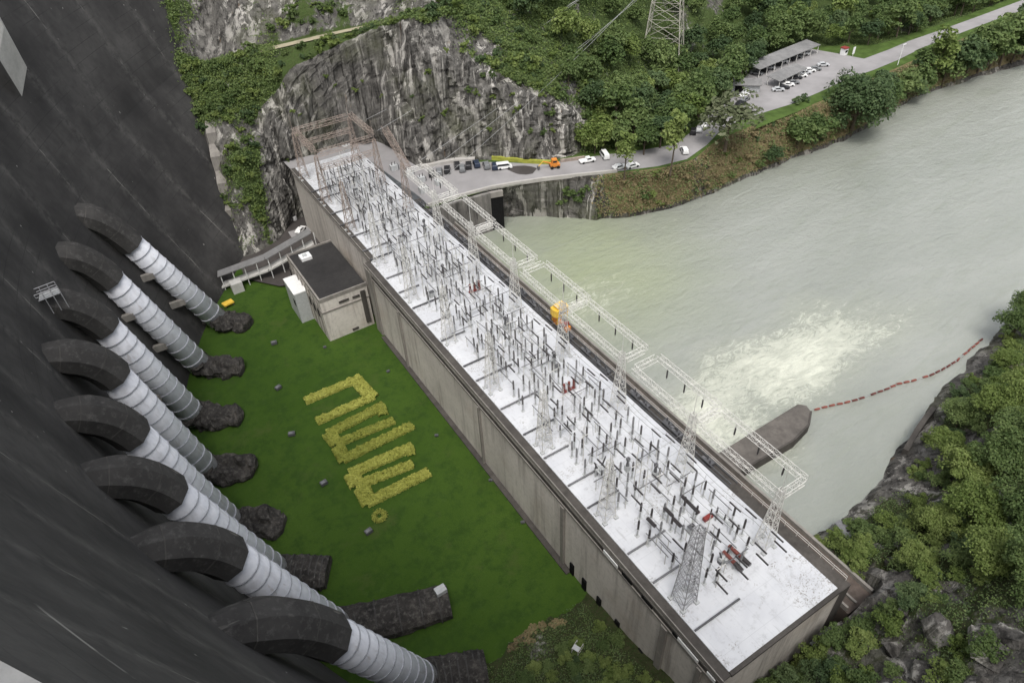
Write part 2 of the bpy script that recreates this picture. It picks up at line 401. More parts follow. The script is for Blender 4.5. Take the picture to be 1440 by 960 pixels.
M['leaf_yellow'] = leaf_mat('yellow_hedge_leaves', ((0.185,0.21,0.038),(0.31,0.325,0.065),(0.42,0.42,0.10)), 0.2)
M['soil'] = plain('dark_soil', (0.05,0.045,0.03), 0.95, 0.1, 0.3, 0.6)
M['carport'] = concrete('grey_sheet_roof', (0.15,0.15,0.15), (0.25,0.245,0.24), 0.4, 0.6)
M['glass'] = plain('dark_car_glass', (0.02,0.022,0.025), 0.12, 0.6, 0.1)
M['tyre'] = plain('black_tyre', (0.02,0.02,0.02), 0.85, 0.2, 0.1)
for nm, c in (('black',(0.022,0.022,0.025)),('grey',(0.17,0.175,0.18)),('silver',(0.45,0.46,0.47)),('white',(0.76,0.76,0.75)),('navy',(0.025,0.035,0.06))):
    M['car_'+nm] = plain('car_paint_'+nm, c, 0.3, 0.5, 0.06)
#@@STRUCT
# ------------------------------------------------------------------ the dam
YC = 115.0
ZS = np.array([97.0, 60.0, 26.0, 0.0, -24.0])
AS = np.array([-42.0, -32.0, -23.0, -17.2, -12.2])
KS = np.array([.0028, .0030, .0032, .0039, .0048])
def face_x(y, z):
    a = np.interp(-z, -ZS, AS); k = np.interp(-z, -ZS, KS)
    return a + k*(y-YC)**2
def build_dam():
    root = empty('concrete_dam', (0, YC, -22), 0, 'huge dark curved concrete arch dam above the penstocks', 'dam')
    ys = np.concatenate([np.arange(-60, 300.1, 3.0)])
    zs = np.concatenate([np.arange(-24, 97.1, 2.75), [97.0]])
    zs[-2:] = zs[-2:] if zs[-2] < 96.9 else [96.0, 97.0]
    V = []; Fc = []
    def Xf(y, z):
        return float(face_x(y, z)) + 0.10*noise.noise(Vector((y*.15, z*.15, 3)))
    for z in zs:
        for y in ys: V.append((Xf(y, z), y, z))
    n = len(ys); m = len(zs)
    for j in range(m-1):
        for i in range(n-1): Fc.append((j*n+i, j*n+i+1, (j+1)*n+i+1, (j+1)*n+i))
    b0 = len(V)
    for z in (-24.0, 97.0):
        for y in ys: V.append((float(face_x(y, 97.0))-9.0, y, z))
    for i in range(n-1):
        Fc.append((b0+i+1, b0+i, b0+n+i, b0+n+i+1))                 # upstream side
        Fc.append(((m-1)*n+i, (m-1)*n+i+1, b0+n+i+1, b0+n+i))       # top
        Fc.append((i+1, i, b0+i, b0+i+1))
    o = MB().add(V, Fc).build('dam_face', M['dam'], root, loc=(0, -YC, 22))
    # crest kerb that overhangs the face, and its low parapet
    k = MB(); pts = []
    for y in np.arange(-40, 290, 4.0):
        pts.append((float(face_x(y, 95))+0.9, y))
    for (p, q) in zip(pts[:-1], pts[1:]):
        k.add([(p[0]-2,p[1],94.4),(p[0],p[1],94.4),(q[0],q[1],94.4),(q[0]-2,q[1],94.4),
               (p[0]-2,p[1],95.4),(p[0],p[1],95.4),(q[0],q[1],95.4),(q[0]-2,q[1],95.4)],
              [(0,3,2,1),(4,5,6,7),(1,2,6,5),(3,0,4,7)])
    k.build('crest_kerb', M['pale'], root, loc=(0, -YC, 22))
    # inspection ledge low on the near part of the face
    e1 = at_z(-90, 880, 84.0); e2 = at_z(150, 1008, 84.0)
    dd = (e2-e1)/np.linalg.norm(e2-e1); nn_ = np.array([dd[1], -dd[0], 0])
    if nn_[0] > 0: nn_ = -nn_
    MB().prism([tuple(e1[:2]), tuple(e2[:2]), tuple((e2+nn_*9)[:2]), tuple((e1+nn_*9)[:2])], 83.0, 84.0).build('inspection_ledge', M['pale'], root, loc=(0, -YC, 22))
    # buttress pier that carries the gate house at the far end of the face
    p = MB()
    a = at_R(38, 95, 189.0); b = at_R(31, 136, 186.0); c = at_R(-2, 82, 181.0)
    t = 52.0
    q = [a, b, c]
    d = c-b; e = a + d
    lo = [a, b, c, e]
    hi = [x+np.array([-0.20*t*0.2, 0, t]) for x in lo]
    p.add([tuple(x) for x in lo+hi], [(0,3,2,1),(4,5,6,7),(0,1,5,4),(1,2,6,5),(2,3,7,6),(3,0,4,7)])
    p.build('gate_pier', M['pale'], root, loc=(0, -YC, 22))
    return root
build_dam()

# ------------------------------------------------------------------ ground, river, roads
def sheet(name, poly, z, mat, sub=0, kind='structure', label=None):
    from mathutils.geometry import tessellate_polygon
    pts = [Vector((p[0], p[1], 0)) for p in poly]
    tri = tessellate_polygon([pts])
    zf = z if callable(z) else (lambda p: z)
    m = MB(); vv = [(p[0], p[1], zf(p)) for p in poly]
    ff = []
    for t in tri:
        a, b, c = (Vector(vv[i]) for i in t)
        ff.append(tuple(t) if (b-a).cross(c-a).z > 0 else tuple(t)[::-1])
    o = m.add(vv, ff).build(name, mat)
    tag(o, label, None, None, kind)
    return o
sheet('ground', [(-900,-900),(1800,-900),(1800,1500),(-900,1500)], -34.0, M['soil'])
sheet('river', [(66,-20),(900,-40),(1500,60),(1500,260),(66,260)], -14.0, M['water'])
LAWN_Z = -21.5
sheet('lawn', [(-14,20),(45.5,20),(45.5,216),(12,216),(-14,150)], LAWN_Z, M['lawn'])

def cr(P, t):
    """Catmull-Rom through the rows of P (N, ...) at parameter t in 0..N-1"""
    P = np.asarray(P, float); n = len(P)
    i = min(int(t), n-2); u = t-i
    p1, p2 = P[i], P[i+1]
    p0 = P[i-1] if i > 0 else 2*p1-p2
    p3 = P[i+2] if i+2 < n else 2*p2-p1
    return 0.5*((2*p1)+(-p0+p2)*u+(2*p0-5*p1+4*p2-p3)*u*u+(-p0+3*p1-3*p2+p3)*u**3)
def lin(P, t):
    P = np.asarray(P, float); i = min(int(t), len(P)-2); u = t-i
    return P[i]*(1-u)+P[i+1]*u
def loft(cols, nu, nv):
    """cols[c][r] -> smooth grid; nu points per column gap, nv points per row gap"""
    C = np.array(cols); nc, nr = C.shape[:2]
    us = np.linspace(0, nc-1, (nc-1)*nu+1); vs_ = np.concatenate([np.linspace(i, i+1, k, endpoint=False) for i, k in enumerate(nv)]+[[nr-1]])
    G = np.zeros((len(us), len(vs_), 3))
    for a, u in enumerate(us):
        col = np.array([0.5*cr(C[:, r], u)+0.5*lin(C[:, r], u) for r in range(nr)])
        for b, v in enumerate(vs_): G[a, b] = 0.35*cr(col, v)+0.65*lin(col, v)
    return us, vs_, G
def fbm(p, s, o=5):
    return noise.fractal(Vector((p[0]*s, p[1]*s, p[2]*s)), 0.9, 2.1, o)
def ridge(p, s, o=4):
    return noise.ridged_multi_fractal(Vector((p[0]*s, p[1]*s, p[2]*s)), 0.9, 2.1, o, 1.0, 2.0)-1.2
def grid_mesh(name, G, mat, veg=None, kind='structure', flip=False, smooth=False):
    nu, nv = G.shape[:2]
    idx = lambda a, b: a*nv+b
    ff = []
    for a in range(nu-1):
        for b in range(nv-1):
            f = (idx(a,b), idx(a+1,b), idx(a+1,b+1), idx(a,b+1)); ff.append(f[::-1] if flip else f)
    o = MB().add(G.reshape(-1, 3).tolist(), ff).build(name, mat, smooth=smooth)
    if veg is not None:
        at = o.data.attributes.new('veg', 'FLOAT', 'POINT'); at.data.foreach_set('value', np.asarray(veg, np.float32).ravel())
    if kind: o['kind'] = kind
    return o
def normals(G):
    du = np.gradient(G, axis=0); dv = np.gradient(G, axis=1)
    n = np.cross(du, dv); n /= np.linalg.norm(n, axis=2, keepdims=True)+1e-9
    return n

ZR = -1.0
def P(spec):
    k = spec[0]
    return {'z': lambda: at_z(*spec[1:]), 'R': lambda: at_R(*spec[1:]), 'p': lambda: np.array(spec[1:], float)}[k]()
NB = [  # valley side, one row per column of the slope: foot, cliff edge, outer and inner edge of the bench, slope above
 [('p',14,222,-22), ('p',21,235,4), ('p',25,243,28), ('p',25,246,33), ('p',24,262,60)],
 [('z',345,362,-21), ('R',318,200,221), ('R',292,100,243), ('R',284,88,247), ('R',262,-30,262)],
 [('z',392,338,-21), ('R',372,190,225), ('R',335,84,238), ('R',332,76,243), ('R',325,-50,258)],
 [('p',45,215,-21), ('R',415,110,226), ('R',425,63,234), ('R',422,54,239), ('R',430,-50,252)],
 [('p',76,213,-1.2), ('R',505,58,226), ('R',512,42,231), ('R',512,35,235), ('R',525,-50,248)],
 [('z',590,235,-1), ('R',585,30,214), ('R',600,22,218), ('R',600,16,222), ('R',615,-60,240)],
 [('z',640,225,-1), ('R',640,90,213), ('R',650,12,226), ('R',652,5,231), ('R',662,-70,252)],
 [('z',700,225,-1), ('R',695,116,210), ('R',705,55,222), ('R',705,-4,240), ('R',712,-80,262)],
 [('z',760,228,-1), ('R',758,140,208), ('R',765,92,219), ('R',765,24,240), ('R',772,-80,268)],
 [('z',800,220,-1), ('R',808,168,209), ('R',815,104,226), ('R',815,42,246), ('R',822,-80,278)],
 [('z',850,212,-1), ('R',855,176,216), ('R',865,126,236), ('R',873,66,258), ('R',880,-80,300)],
 [('z',900,206,-1), ('R',905,172,226), ('R',915,126,249), ('R',925,86,270), ('R',930,-80,325)],
 [('z',955,190,-1), ('R',960,160,240), ('R',968,124,266), ('R',982,84,292), ('R',986,-70,345)],
 [('z',1022,140,-1), ('R',1030,118,272), ('R',1036,92,292), ('R',1044,58,318), ('R',1050,-70,382)],
 [('z',1065,92,-1), ('R',1070,76,305), ('R',1076,58,320), ('R',1084,30,345), ('R',1090,-70,415)],
 [('z',1140,66,-1), ('R',1140,54,325), ('R',1140,38,340), ('R',1140,10,365), ('R',1140,-70,440)],
 [('z',1235,62,-1), ('R',1235,50,340), ('R',1235,34,358), ('R',1235,6,385), ('R',1235,-70,480)],
 [('z',1330,32,-1), ('R',1330,22,385), ('R',1330,8,402), ('R',1330,-12,430), ('R',1330,-75,540)],
 [('z',1440,-8,-1), ('R',1440,-16,440), ('R',1440,-26,465), ('R',1440,-40,500), ('R',1440,-85,640)],
 [('p',520,170,-1), ('p',540,200,6), ('p',560,230,14), ('p',590,280,26), ('p',700,420,60)],
]
ncols = []
for row in NB:
    p = [P(s) for s in row]
    base = p[0].copy(); base[2] -= 4
    top = p[4]+(p[4]-p[3])*1.5; top[2] = p[4][2]+max(25, (p[4][2]-p[3][2])*1.2)
    ncols.append([base]+p+[top])
NU, NV, NG = loft(ncols, 14, [2, 34, 16, 3, 16, 6])
nn = normals(NG)
NVEG = np.zeros(NG.shape[:2])
for a, u in enumerate(NU):
    for b, v in enumerate(NV):
        p = NG[a, b]; n = nn[a, b]
        nz = fbm(p, 0.05, 4); f = fbm(p*np.array([1, 1, 0.25]), 0.16, 5)
        cliff = max(0.0, min(1.0, (v-0.9)*4))*max(0.0, min(1.0, (2.35-v)*3))*max(0.0, min(1.0, (u-1.5)*1.8))*max(0.0, min(1.0, (9.6-u)*1.5))
        calm = 0.12 if 2.95 < v < 4.05 else 1.0
        if v < 1.05: calm = 0.05
        rk = ridge(p*np.array([1, 1, 0.25]), 0.10, 5); col_ = noise.cell(Vector((p[0]*0.16+0.25*nz, p[1]*0.16, p[2]*0.022))); blk = noise.cell(Vector((p[0]*0.35, p[1]*0.35, p[2]*0.12)))
        cr2 = noise.cell(Vector((p[0]*0.22, p[1]*0.22, p[2]*0.05)))
        NG[a, b] = p + n*calm*(cliff*(1.9*f+1.4*rk+0.6*cr2+1.5*col_+0.5*blk)+(1-cliff)*(1.3*nz+0.8*f))*(1 if n[1] < 0 or n[2] > 0 else -1)
        vg = 0.80+0.45*nz
        if cliff > 0.3: vg = -0.05+0.22*nz
        if 2.2 < v < 3.0 and 5.3 < u < 9.6: vg = 0.46+0.75*nz+0.25*f     # scrubby slope with rock outcrops
        if v > 4.0 and 2.2 < u < 5.8: vg = 0.25+0.8*nz
        if v > 2.9 and 5.8 < u < 9.0: vg = 0.50+0.8*nz+0.2*f                     # rock face over the bench
        if v > 4.0 and u < 2.2: vg = 0.2+0.9*nz
        if u < 1.75 and v < 3: vg = 0.40+0.9*nz+.3*f
        if 2.85 < v < 4.05: vg = 0.62
        NVEG[a, b] = vg
hill = grid_mesh('hillside', NG, M['cliff'], NVEG)
# bench path along the top of the cliff
i0 = [b for b, v in enumerate(NV) if abs(v-3) < 1e-6][0]; i1 = [b for b, v in enumerate(NV) if abs(v-4) < 1e-6][0]
sel = [a for a, u in enumerate(NU) if 0.8 <= u <= 5.4]
path = np.array([[NG[a, i0]*(1-t)+NG[a, i1]*t+np.array([0, 0, 0.35]) for t in (0.12, 0.5, 0.62)] for a in sel])
M['path'] = plain('pale_dirt_track', (0.30,0.27,0.19), 0.95, 0.1, 0.25, 0.35)
grid_mesh('bench_path', path, M['path'])

EDGE = [(596,294),(690,266),(760,254),(815,248),(870,243),(930,236),(975,224),(1010,196),(1060,176),(1110,160),(1160,140),(1210,118),(1260,96),(1300,78),(1350,56),(1450,14),(1560,-20)]
SHORE = [(640,318),(690,304),(762,304),(815,308),(880,306),(945,292),(1000,272),(1050,250),(1085,236),(1118,222),(1165,206),(1205,188),(1250,158),(1290,136),(1335,121),(1440,90),(1560,55)]
bcols = []
for k, (e, s_) in enumerate(zip(EDGE, SHORE)):
    pe = at_z(*e, ZR); ps = at_z(*s_, -14.0)
    steep = k < 4
    m1 = pe*0.72+ps*0.28; m2 = pe*0.35+ps*0.65
    if steep: m1 = pe*0.66+ps*0.34; m1[2] = -4.6; m2 = pe*0.28+ps*0.72; m2[2] = -10.0
    else: m1[2] = -3.4; m2[2] = -8.8
    un = ps+(ps-pe)*0.35; un[2] = -20
    bcols.append([pe, m1, m2, ps, un])
BU, BV, BG = loft(bcols, 9, [6, 6, 7, 3])
bn = normals(BG); BVEG = np.zeros(BG.shape[:2])
for a, u in enumerate(BU):
    for b, v in enumerate(BV):
        p = BG[a, b]; f = fbm(p, 0.13, 5); nz = fbm(p, 0.05, 3)
        k = min(1.0, v*1.2)
        kc = noise.cell(Vector((p[0]*.3, p[1]*.3, p[2]*.05))) if u < 3.4 else 0
        BG[a, b] = p+np.array([0.3*f, -0.7*f-.9*kc, 0.5*f])*k*(1.4 if v > 1.5 else 0.9)
        BVEG[a, b] = (0.78+0.4*nz if u > 3.6 else 0.05+0.5*nz) if v < 2.75 else -0.3
rb = grid_mesh('river_bank', BG, M['bank'], BVEG); rb.data.materials.append(M['cliff'])
nf_ = BG.shape[1]-1
for p_ in rb.data.polygons:
    if BU[p_.index//nf_] < 3.3 and BV[p_.index % nf_] > .25: p_.material_index = 1
plat = [tuple(P(r[0])[:2]) for r in NB[4:]]
plat[-1] = (520, 172)
edge_w = [tuple(at_z(*e, ZR)[:2]) for e in EDGE]
sheet('roadside', [(88, 186)]+plat[1:]+[(520, 140)]+edge_w[::-1][1:], ZR-0.02, M['grass'])
sheet('terrace', [(71.31,165.5),(92,163),(94,190),(78,214.5),(46,219),(46.3,208.52),(68.39,208.52),(71.31,170.1)], ZR-0.03, M['asphalt'])
RL = [(585,236),(640,228),(700,228),(760,231),(800,225),(850,218),(905,211),(945,204),(968,189),(985,172),(1008,152),(1026,140)]
RR = [(600,291),(690,264),(760,252),(810,247),(870,241),(925,234),(966,224),(994,204),(1010,187),(1030,174),(1050,167),(1066,161)]
w2 = lambda L: [tuple(at_z(x, y, ZR)[:2]) for x, y in L]
sheet('road', w2(RL)+w2(RR)[::-1], ZR+0.04, M['asphalt'])
LOT = [(1026,140),(1038,118),(1052,100),(1090,82),(1135,68),(1180,76),(1215,83),(1250,70),(1278,61),(1286,73),(1262,85),(1228,99),(1192,111),(1152,130),(1112,147),(1066,161)]
sheet('car_park', w2(LOT), ZR+0.05, M['asphalt'])
sheet('far_road', w2([(1250,70),(1278,58),(1330,40),(1385,20),(1460,-8)])+w2([(1262,85),(1290,70),(1345,49),(1395,30),(1470,3)])[::-1], ZR+0.03, M['asphalt'])
sheet('dark_patch', w2([(712,238),(720,234.5),(728,233.6),(738,233.2),(748,234.5),(755,237),(752,241),(749,244.5),(740,246),(731,245.5),(725,244),(718,241)]), ZR+0.07, M['darkasphalt'])  # irregular patch of darker road surface
def kerb_line(name, L, wdt, hgt, mat, z0=ZR, label=None, cat=None, kind='structure'):
    m = MB(); Q = [Vector((*at_z(x, y, z0)[:2], 0)) for x, y in L]
    for p, q in zip(Q[:-1], Q[1:]):
        d = (q-p).normalized(); s_ = Vector((-d.y, d.x, 0))*wdt/2; q = q-d*0.02
        v = [p-s_, p+s_, q+s_, q-s_]
        m.add([(x.x, x.y, z0-0.3) for x in v]+[(x.x, x.y, z0+hgt) for x in v], [(0,3,2,1),(4,5,6,7),(0,1,5,4),(1,2,6,5),(2,3,7,6),(3,0,4,7)])
    o = m.build(name, mat); tag(o, label, cat, None, kind); return o
kerb_line('road_parapet', [(602,290),(645,277),(690,265),(730,258),(768,252.5),(812,247.5),(868,242)], 0.7, 0.8, M['kerb'], label='pale low concrete parapet along the river side of the road', cat='parapet', kind=None)
kerb_line('drain_wall', [(592,236),(640,227.5),(668,226)], 1.6, 1.0, M['kerb'], label='pale low concrete wall at the foot of the cliff beside parked cars', cat='wall', kind=None)
M['mossy'] = plain('yellow_mossy_concrete', (0.30,0.31,0.06), 0.9, 0.1, 0.35, 0.5)
kerb_line('mossy_wall', [(692,224),(720,226.5),(750,229.5),(775,230.5)], 1.0, 1.1, M['mossy'], label='yellow green mossy low wall along the cliff foot behind the orange loader', cat='wall', kind=None)
kerb_line('roadside_barrier', [(788,228.5),(805,226),(822,223.5)], 0.5, 1.0, M['rust'], label='rusty brown barrier between the orange loader and the white pickup', cat='barrier', kind=None)
sheet('grass_verge', w2([(1062,182),(1085,172),(1120,158),(1160,139),(1152,131),(1112,148),(1070,163)]), ZR+0.06, M['grass'])
sheet('grass_verge', w2([(1218,112),(1245,101),(1276,88),(1270,82),(1240,95),(1216,104)]), ZR+0.06, M['grass'])
sheet('yard', [tuple(at_z(x, y, -20.8)[:2]) for x, y in [(334,364),(360,348),(398,330),(412,288),(452,290),(486,340),(440,400),(392,402),(345,392)]], -20.8, M['darkasphalt'])
sheet('track', [tuple(at_z(x, y, -20.7)[:2]) for x, y in [(405,326),(440,316),(448,322),(410,334)]], -20.7, M['asphalt'])

# near abutment: one height field
SX = [40, 78, 84, 91, 104, 129, 152, 163, 185, 220, 300]; SY = [37, 36.2, 35.8, 35.2, 37.2, 43, 47, 49, 51, 52, 40]
GD = [-30, 0, 1.2, 5, 10, 16, 24, 36, 60, 110]; GZ = [-18, 0, 1.8, 3.6, 6.2, 10.5, 17, 31, 60, 110]
sst = lambda a, b, x: (lambda t: t*t*(3-2*t))(max(0.0, min(1.0, (x-a)/(b-a))))
def ground_h(x, y):
    p = (x, y, 0)
    d = float(np.interp(x, SX, SY))-y+1.2*fbm(p, 0.12, 3)
    ze = -14+float(np.interp(d, GD, GZ))
    dw = 54+2.0*fbm(p, 0.1, 3)-y-0.10*max(0, 30-x)
    zw = -21.9+float(np.interp(dw, [-5, 0, 6, 14, 32, 54, 110], [-1.5, 0, 1.6, 3.2, 9.5, 28, 95]))
    t = sst(58, 76, x); h = zw*(1-t)+ze*t
    rock = sst(3, 14, d if t > .5 else dw-18)
    c = noise.cell(Vector((x*0.21+0.3*fbm(p, .3, 2), y*0.21, 4))); c2 = noise.cell(Vector((x*0.5, y*0.5, 9)))
    h += rock*(1.6*fbm(p, 0.11, 5)+1.7*ridge(p, 0.10, 4)*0.5+1.3*c+0.5*c2)
    h += 0.35*fbm(p, 0.5, 3)
    if 42.5 < x < 78.2 and y > 20.5: h = min(h, -15.6)
    return h
gx = np.concatenate([np.arange(8, 100, 0.9), np.arange(100, 200, 1.4), np.arange(200, 330, 5)])
gy = np.concatenate([np.arange(-110, -20, 5), np.arange(-20, 62, 0.9)])
SG = np.array([[(x, y, ground_h(x, y)) for y in gy] for x in gx])
SVEG = np.zeros(SG.shape[:2])
for a, x in enumerate(gx):
    for b, y in enumerate(gy):
        p = SG[a, b]; nz = fbm(p, 0.07, 4); d = float(np.interp(x, SX, SY))-y
        v = 0.66+0.8*nz
        if x > 74 and d < 3.5: v = -0.4
        if 52 < x < 84 and y < 15: v = 0.30+0.9*nz
        if x < 52: v = 0.85+0.4*nz
        SVEG[a, b] = v
south = grid_mesh('abutment_slope', SG, M['srock'], SVEG)

dg = bpy.context.evaluated_depsgraph_get()
def bvh_of(o):
    me = o.data
    return BVHTree.FromPolygons([v.co.copy() for v in me.vertices], [tuple(p.vertices) for p in me.polygons])
TB = {'hill': bvh_of(hill), 'bank': bvh_of(bpy.data.objects['river_bank']), 'south': bvh_of(south)}
def drop(x, y, which=('hill', 'bank', 'south'), default=ZR):
    best = None
    for k in which:
        h = TB[k].ray_cast(Vector((x, y, 300)), Vector((0, 0, -1)))
        if h[0] is not None and (best is None or h[0].z > best): best = h[0].z
    return default if best is None else best
def on_ground(px, py, which=('hill', 'bank', 'south')):
    d = Vector(ray(px, py)).normalized(); best = None
    for k in which:
        h = TB[k].ray_cast(Vector(CAM), d)
        if h[0] is not None and (best is None or h[3] < best[1]): best = (h[0], h[3])
    return best[0] if best else Vector(at_z(px, py, ZR))

# ------------------------------------------------------------------ foliage
nrg = np.random.default_rng(11)
def leaf_cloud(centers, nrm, size, aspect=0.6, jitter=0.65):
    n = len(centers)
    nrm = nrm+jitter*nrg.normal(size=(n, 3)); nrm /= np.linalg.norm(nrm, axis=1, keepdims=True)+1e-9
    t = nrg.normal(size=(n, 3)); t -= nrm*(t*nrm).sum(1, keepdims=True); t /= np.linalg.norm(t, axis=1, keepdims=True)+1e-9
    bt = np.cross(nrm, t); s = (size*nrg.uniform(0.6, 1.35, n))[:, None]
    fold = nrm*s*0.12
    V = np.stack([centers-t*s*0.5, centers+bt*s*aspect*0.5+fold, centers+t*s*0.5, centers-bt*s*aspect*0.5+fold], 1)
    return V.reshape(-1, 3)
def quads_mesh(name, V, mat):
    me = bpy.data.meshes.new(name); n = len(V)//4
    me.vertices.add(len(V)); me.vertices.foreach_set('co', V.astype(np.float32).ravel())
    me.loops.add(4*n); me.loops.foreach_set('vertex_index', np.arange(4*n, dtype=np.int32))
    me.polygons.add(n); me.polygons.foreach_set('loop_start', np.arange(0, 4*n, 4, dtype=np.int32))
    me.polygons.foreach_set('loop_total', np.full(n, 4, dtype=np.int32))
    me.update(calc_edges=True); me.materials.append(mat)
    return me
def crown_points(rx, rz, cz, nblob, nleaf, seed, low=-0.6):
    g = np.random.default_rng(seed); C = []; N = []
    per = max(4, nleaf//nblob)
    for _ in range(nblob):
        d = g.normal(size=3); d /= np.linalg.norm(d)
        if d[2] < low: d[2] = -d[2]*0.5
        rad = g.uniform(0.30, 0.95); c = d*rad*np.array([rx, rx, rz])+np.array([0, 0, cz])
        br = g.uniform(0.18, 0.40)*min(rx, rz)
        dd = g.normal(size=(per, 3)); dd /= np.linalg.norm(dd, axis=1, keepdims=True)
        dd[:, 2] = np.where(dd[:, 2] < -0.35, -dd[:, 2], dd[:, 2])
        rr = br*g.uniform(0.72, 1.12, per)[:, None]*np.array([1.15, 1.15, 0.85])
        C.append(c+dd*rr); N.append(dd*0.8+np.array([0, 0, 0.9]))
    return np.concatenate(C), np.concatenate(N)
def trunk_mb(h, r, rx, seed, limbs=5):
    g = random.Random(seed); m = MB()
    lean = Vector((g.uniform(-.08, .08)*h, g.uniform(-.08, .08)*h, 0)); top = Vector((0, 0, h))+lean
    mid = Vector((0, 0, h*0.55))+lean*0.4
    m.tube((0, 0, -0.6), mid, r, 7, r*0.75); m.tube(mid, top, r*0.75, 6, r*0.3)
    for k in range(limbs):
        a = 2*math.pi*(k+g.random()*.6)/limbs; st = mid.lerp(top, g.uniform(0.0, 0.7))
        e = st+Vector((math.cos(a)*rx*.6, math.sin(a)*rx*.6, h*g.uniform(.2, .4)))
        m.tube(st, e, r*0.4, 5, r*0.12)
    return m
CROWN = {}
def tree_proto(key, rx, rz, h, nblob, nleaf, leaf, mat, seed, one=False):
    """h: height of the crown's centre. Keeps mesh data only; make_tree() links the objects"""
    C, N = crown_points(rx, rz, h, nblob, nleaf, seed)
    cm = quads_mesh('crown', leaf_cloud(C, N, leaf), M[mat])
    t = trunk_mb(h*0.95, max(0.12, rx*0.065), rx, seed)
    tm = bpy.data.meshes.new('trunk'); tm.from_pydata(t.v, [], t.f); tm.materials.append(M['bark'])
    CROWN[key] = (cm, tm)
def make_tree(key, name, loc, s, label, cat='tree', group=None, sz=1.0, rz=None, trunk=True):
    cm, tm = CROWN[key]
    r_ = empty(name, loc, rnd.uniform(0, 6.28) if rz is None else rz, label, cat, group)
    r_.scale = (s, s, s*sz)
    c = bpy.data.objects.new('crown', cm); COL.objects.link(c); c.parent = r_
    if trunk:
        t = bpy.data.objects.new('trunk', tm); COL.objects.link(t); t.parent = r_
    return r_
def make_bush(key, name, loc, s, label, group=None, sz=1.0, cat='shrub'):
    cm, tm = CROWN[key]
    c = bpy.data.objects.new(name, cm); COL.objects.link(c); c.location = loc
    c.rotation_euler = (0, 0, rnd.uniform(0, 6.28)); c.scale = (s, s, s*sz)
    return tag(c, label, cat, group)
for k in range(4):
    tree_proto('far%d' % k, 4.2, 4.2, 6.6, 34, 1500, 0.85, ['leaf_mid', 'leaf_dark', 'leaf_mid', 'leaf_pale'][k], 20+k)
    tree_proto('near%d' % k, 3.2, 2.9, 4.4, 46, 6800, 0.30, ['leaf_mid', 'leaf_mid', 'leaf_pale', 'leaf_pale'][k], 40+k)
tree_proto('grey', 4.0, 3.4, 5.0, 28, 1100, 0.7, 'leaf_grey', 61)
tree_proto('slim', 2.6, 4.4, 6.4, 26, 1000, 0.65, 'leaf_pale', 62)
tree_proto('round', 10.5, 9.0, 10.0, 110, 11000, 0.95, 'leaf_dark', 63)
tree_proto('wide', 5.0, 4.0, 5.2, 44, 2200, 0.75, 'leaf_mid', 64)
for k in range(3):
    tree_proto('bush%d' % k, 1.6, 1.15, 0.7, 12, 360, 0.5, ['leaf_mid', 'leaf_pale', 'leaf_dark'][k], 70+k)
    tree_proto('nbush%d' % k, 1.5, 1.15, 0.6, 18, 1500, 0.20, ['leaf_mid', 'leaf_pale', 'leaf_dark'][k], 80+k)
tree_proto('dry', 1.7, 0.9, 0.5, 12, 340, 0.5, 'leaf_dry', 90)
#@@SETTING_END
# ------------------------------------------------------------------ powerhouse
X0, X1, Y0, YM, Y1 = 44.2, 68.4, 22.6, 146.5, 208.5
ph = empty('powerhouse', (56, Y0, LAWN_Z), 0, 'long grey concrete power station carrying the white outdoor switchyard on its roof', 'power station')
PO = (-56, -Y0, -LAWN_Z)
m = MB().box(X0, X1, Y0, YM, -26, -0.5)
m.box(X0+1.9, X1, YM+0.003, Y1, -26, -0.503)
m.build('wall', M['wall'], ph, loc=PO)
m = MB().prism([(45.5,Y0+0.5),(X1-.2,Y0+0.5),(X1-.2,Y1-0.4),(47.2,Y1-0.4),(47.2,YM+1),(45.5,YM-0.5)], -0.6, 0.0)
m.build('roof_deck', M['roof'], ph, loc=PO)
m = MB()      # ledge and stepped cornice on the dam side
m.box(X0-0.25, 45.45, Y0+0.004, YM+0.4, -0.52, -0.12)
m.box(X0+1.70, 47.15, YM+0.42, Y1+0.1, -0.5, -0.1)
m.box(45.46, X1+0.1, Y0-0.15, Y0+0.49, -0.52, 0.03)
m.build('roof_ledge', M['darktrim'], ph, loc=PO)
m = MB()
m.box(X0-0.42, X0-0.27, Y0-0.1, YM+0.42, -0.75, 0.12)
m.box(X0-0.30, X0+0.05, Y0+0.05, YM+0.41, -1.75, -1.35)
m.box(X0-0.36, X0+0.05, Y0+0.05, YM+0.41, -3.45, -2.95)
m.box(X0+1.52, X0+1.68, YM+0.44, Y1, -0.73, 0.13)
m.box(X0+1.60, X0+1.95, YM+0.44, Y1-.1, -1.75, -1.35)
m.build('cornice', M['trim'], ph, loc=PO)
MB().box(X0-0.18, X0+0.05, Y0+0.2, YM-3, -2.94, -1.76).build('recess_band', M['darktrim'], ph, loc=PO)
for y, wd in ((YM-1.6, 3.2), (128, .5), (90.0, .5), (60.5, 0.9), (34.0, 1.3), (26.5, .9)):
    MB().box(X0-0.55, X0-0.002, y-wd/2, y+wd/2, -25, -1.0 if wd > 3 else -3.5).build('pilaster', M['trim'], ph, loc=PO)
for y, L in ((47.2, 3.6), (29.2, 4.2), (24.5, 1.6)):
    MB().box(X0-0.40, X0-0.185, y-L/2, y+L/2, -2.75, -1.95).build('window', M['white'], ph, loc=PO)
for y in (43.0, 38.2, 31.2):
    MB().box(X0-0.39, X0-0.185, y-1.2, y+1.2, -2.7, -2.0).build('louvre', M['void'], ph, loc=PO)
for y in (57.6, 53.8, 49.4, 44.2, 38.0, 33.2):
    MB().box(X0-0.32, X0-0.004, y-0.55, y+0.55, -21.5, -18.2).build('doorway', M['void'], ph, loc=PO)
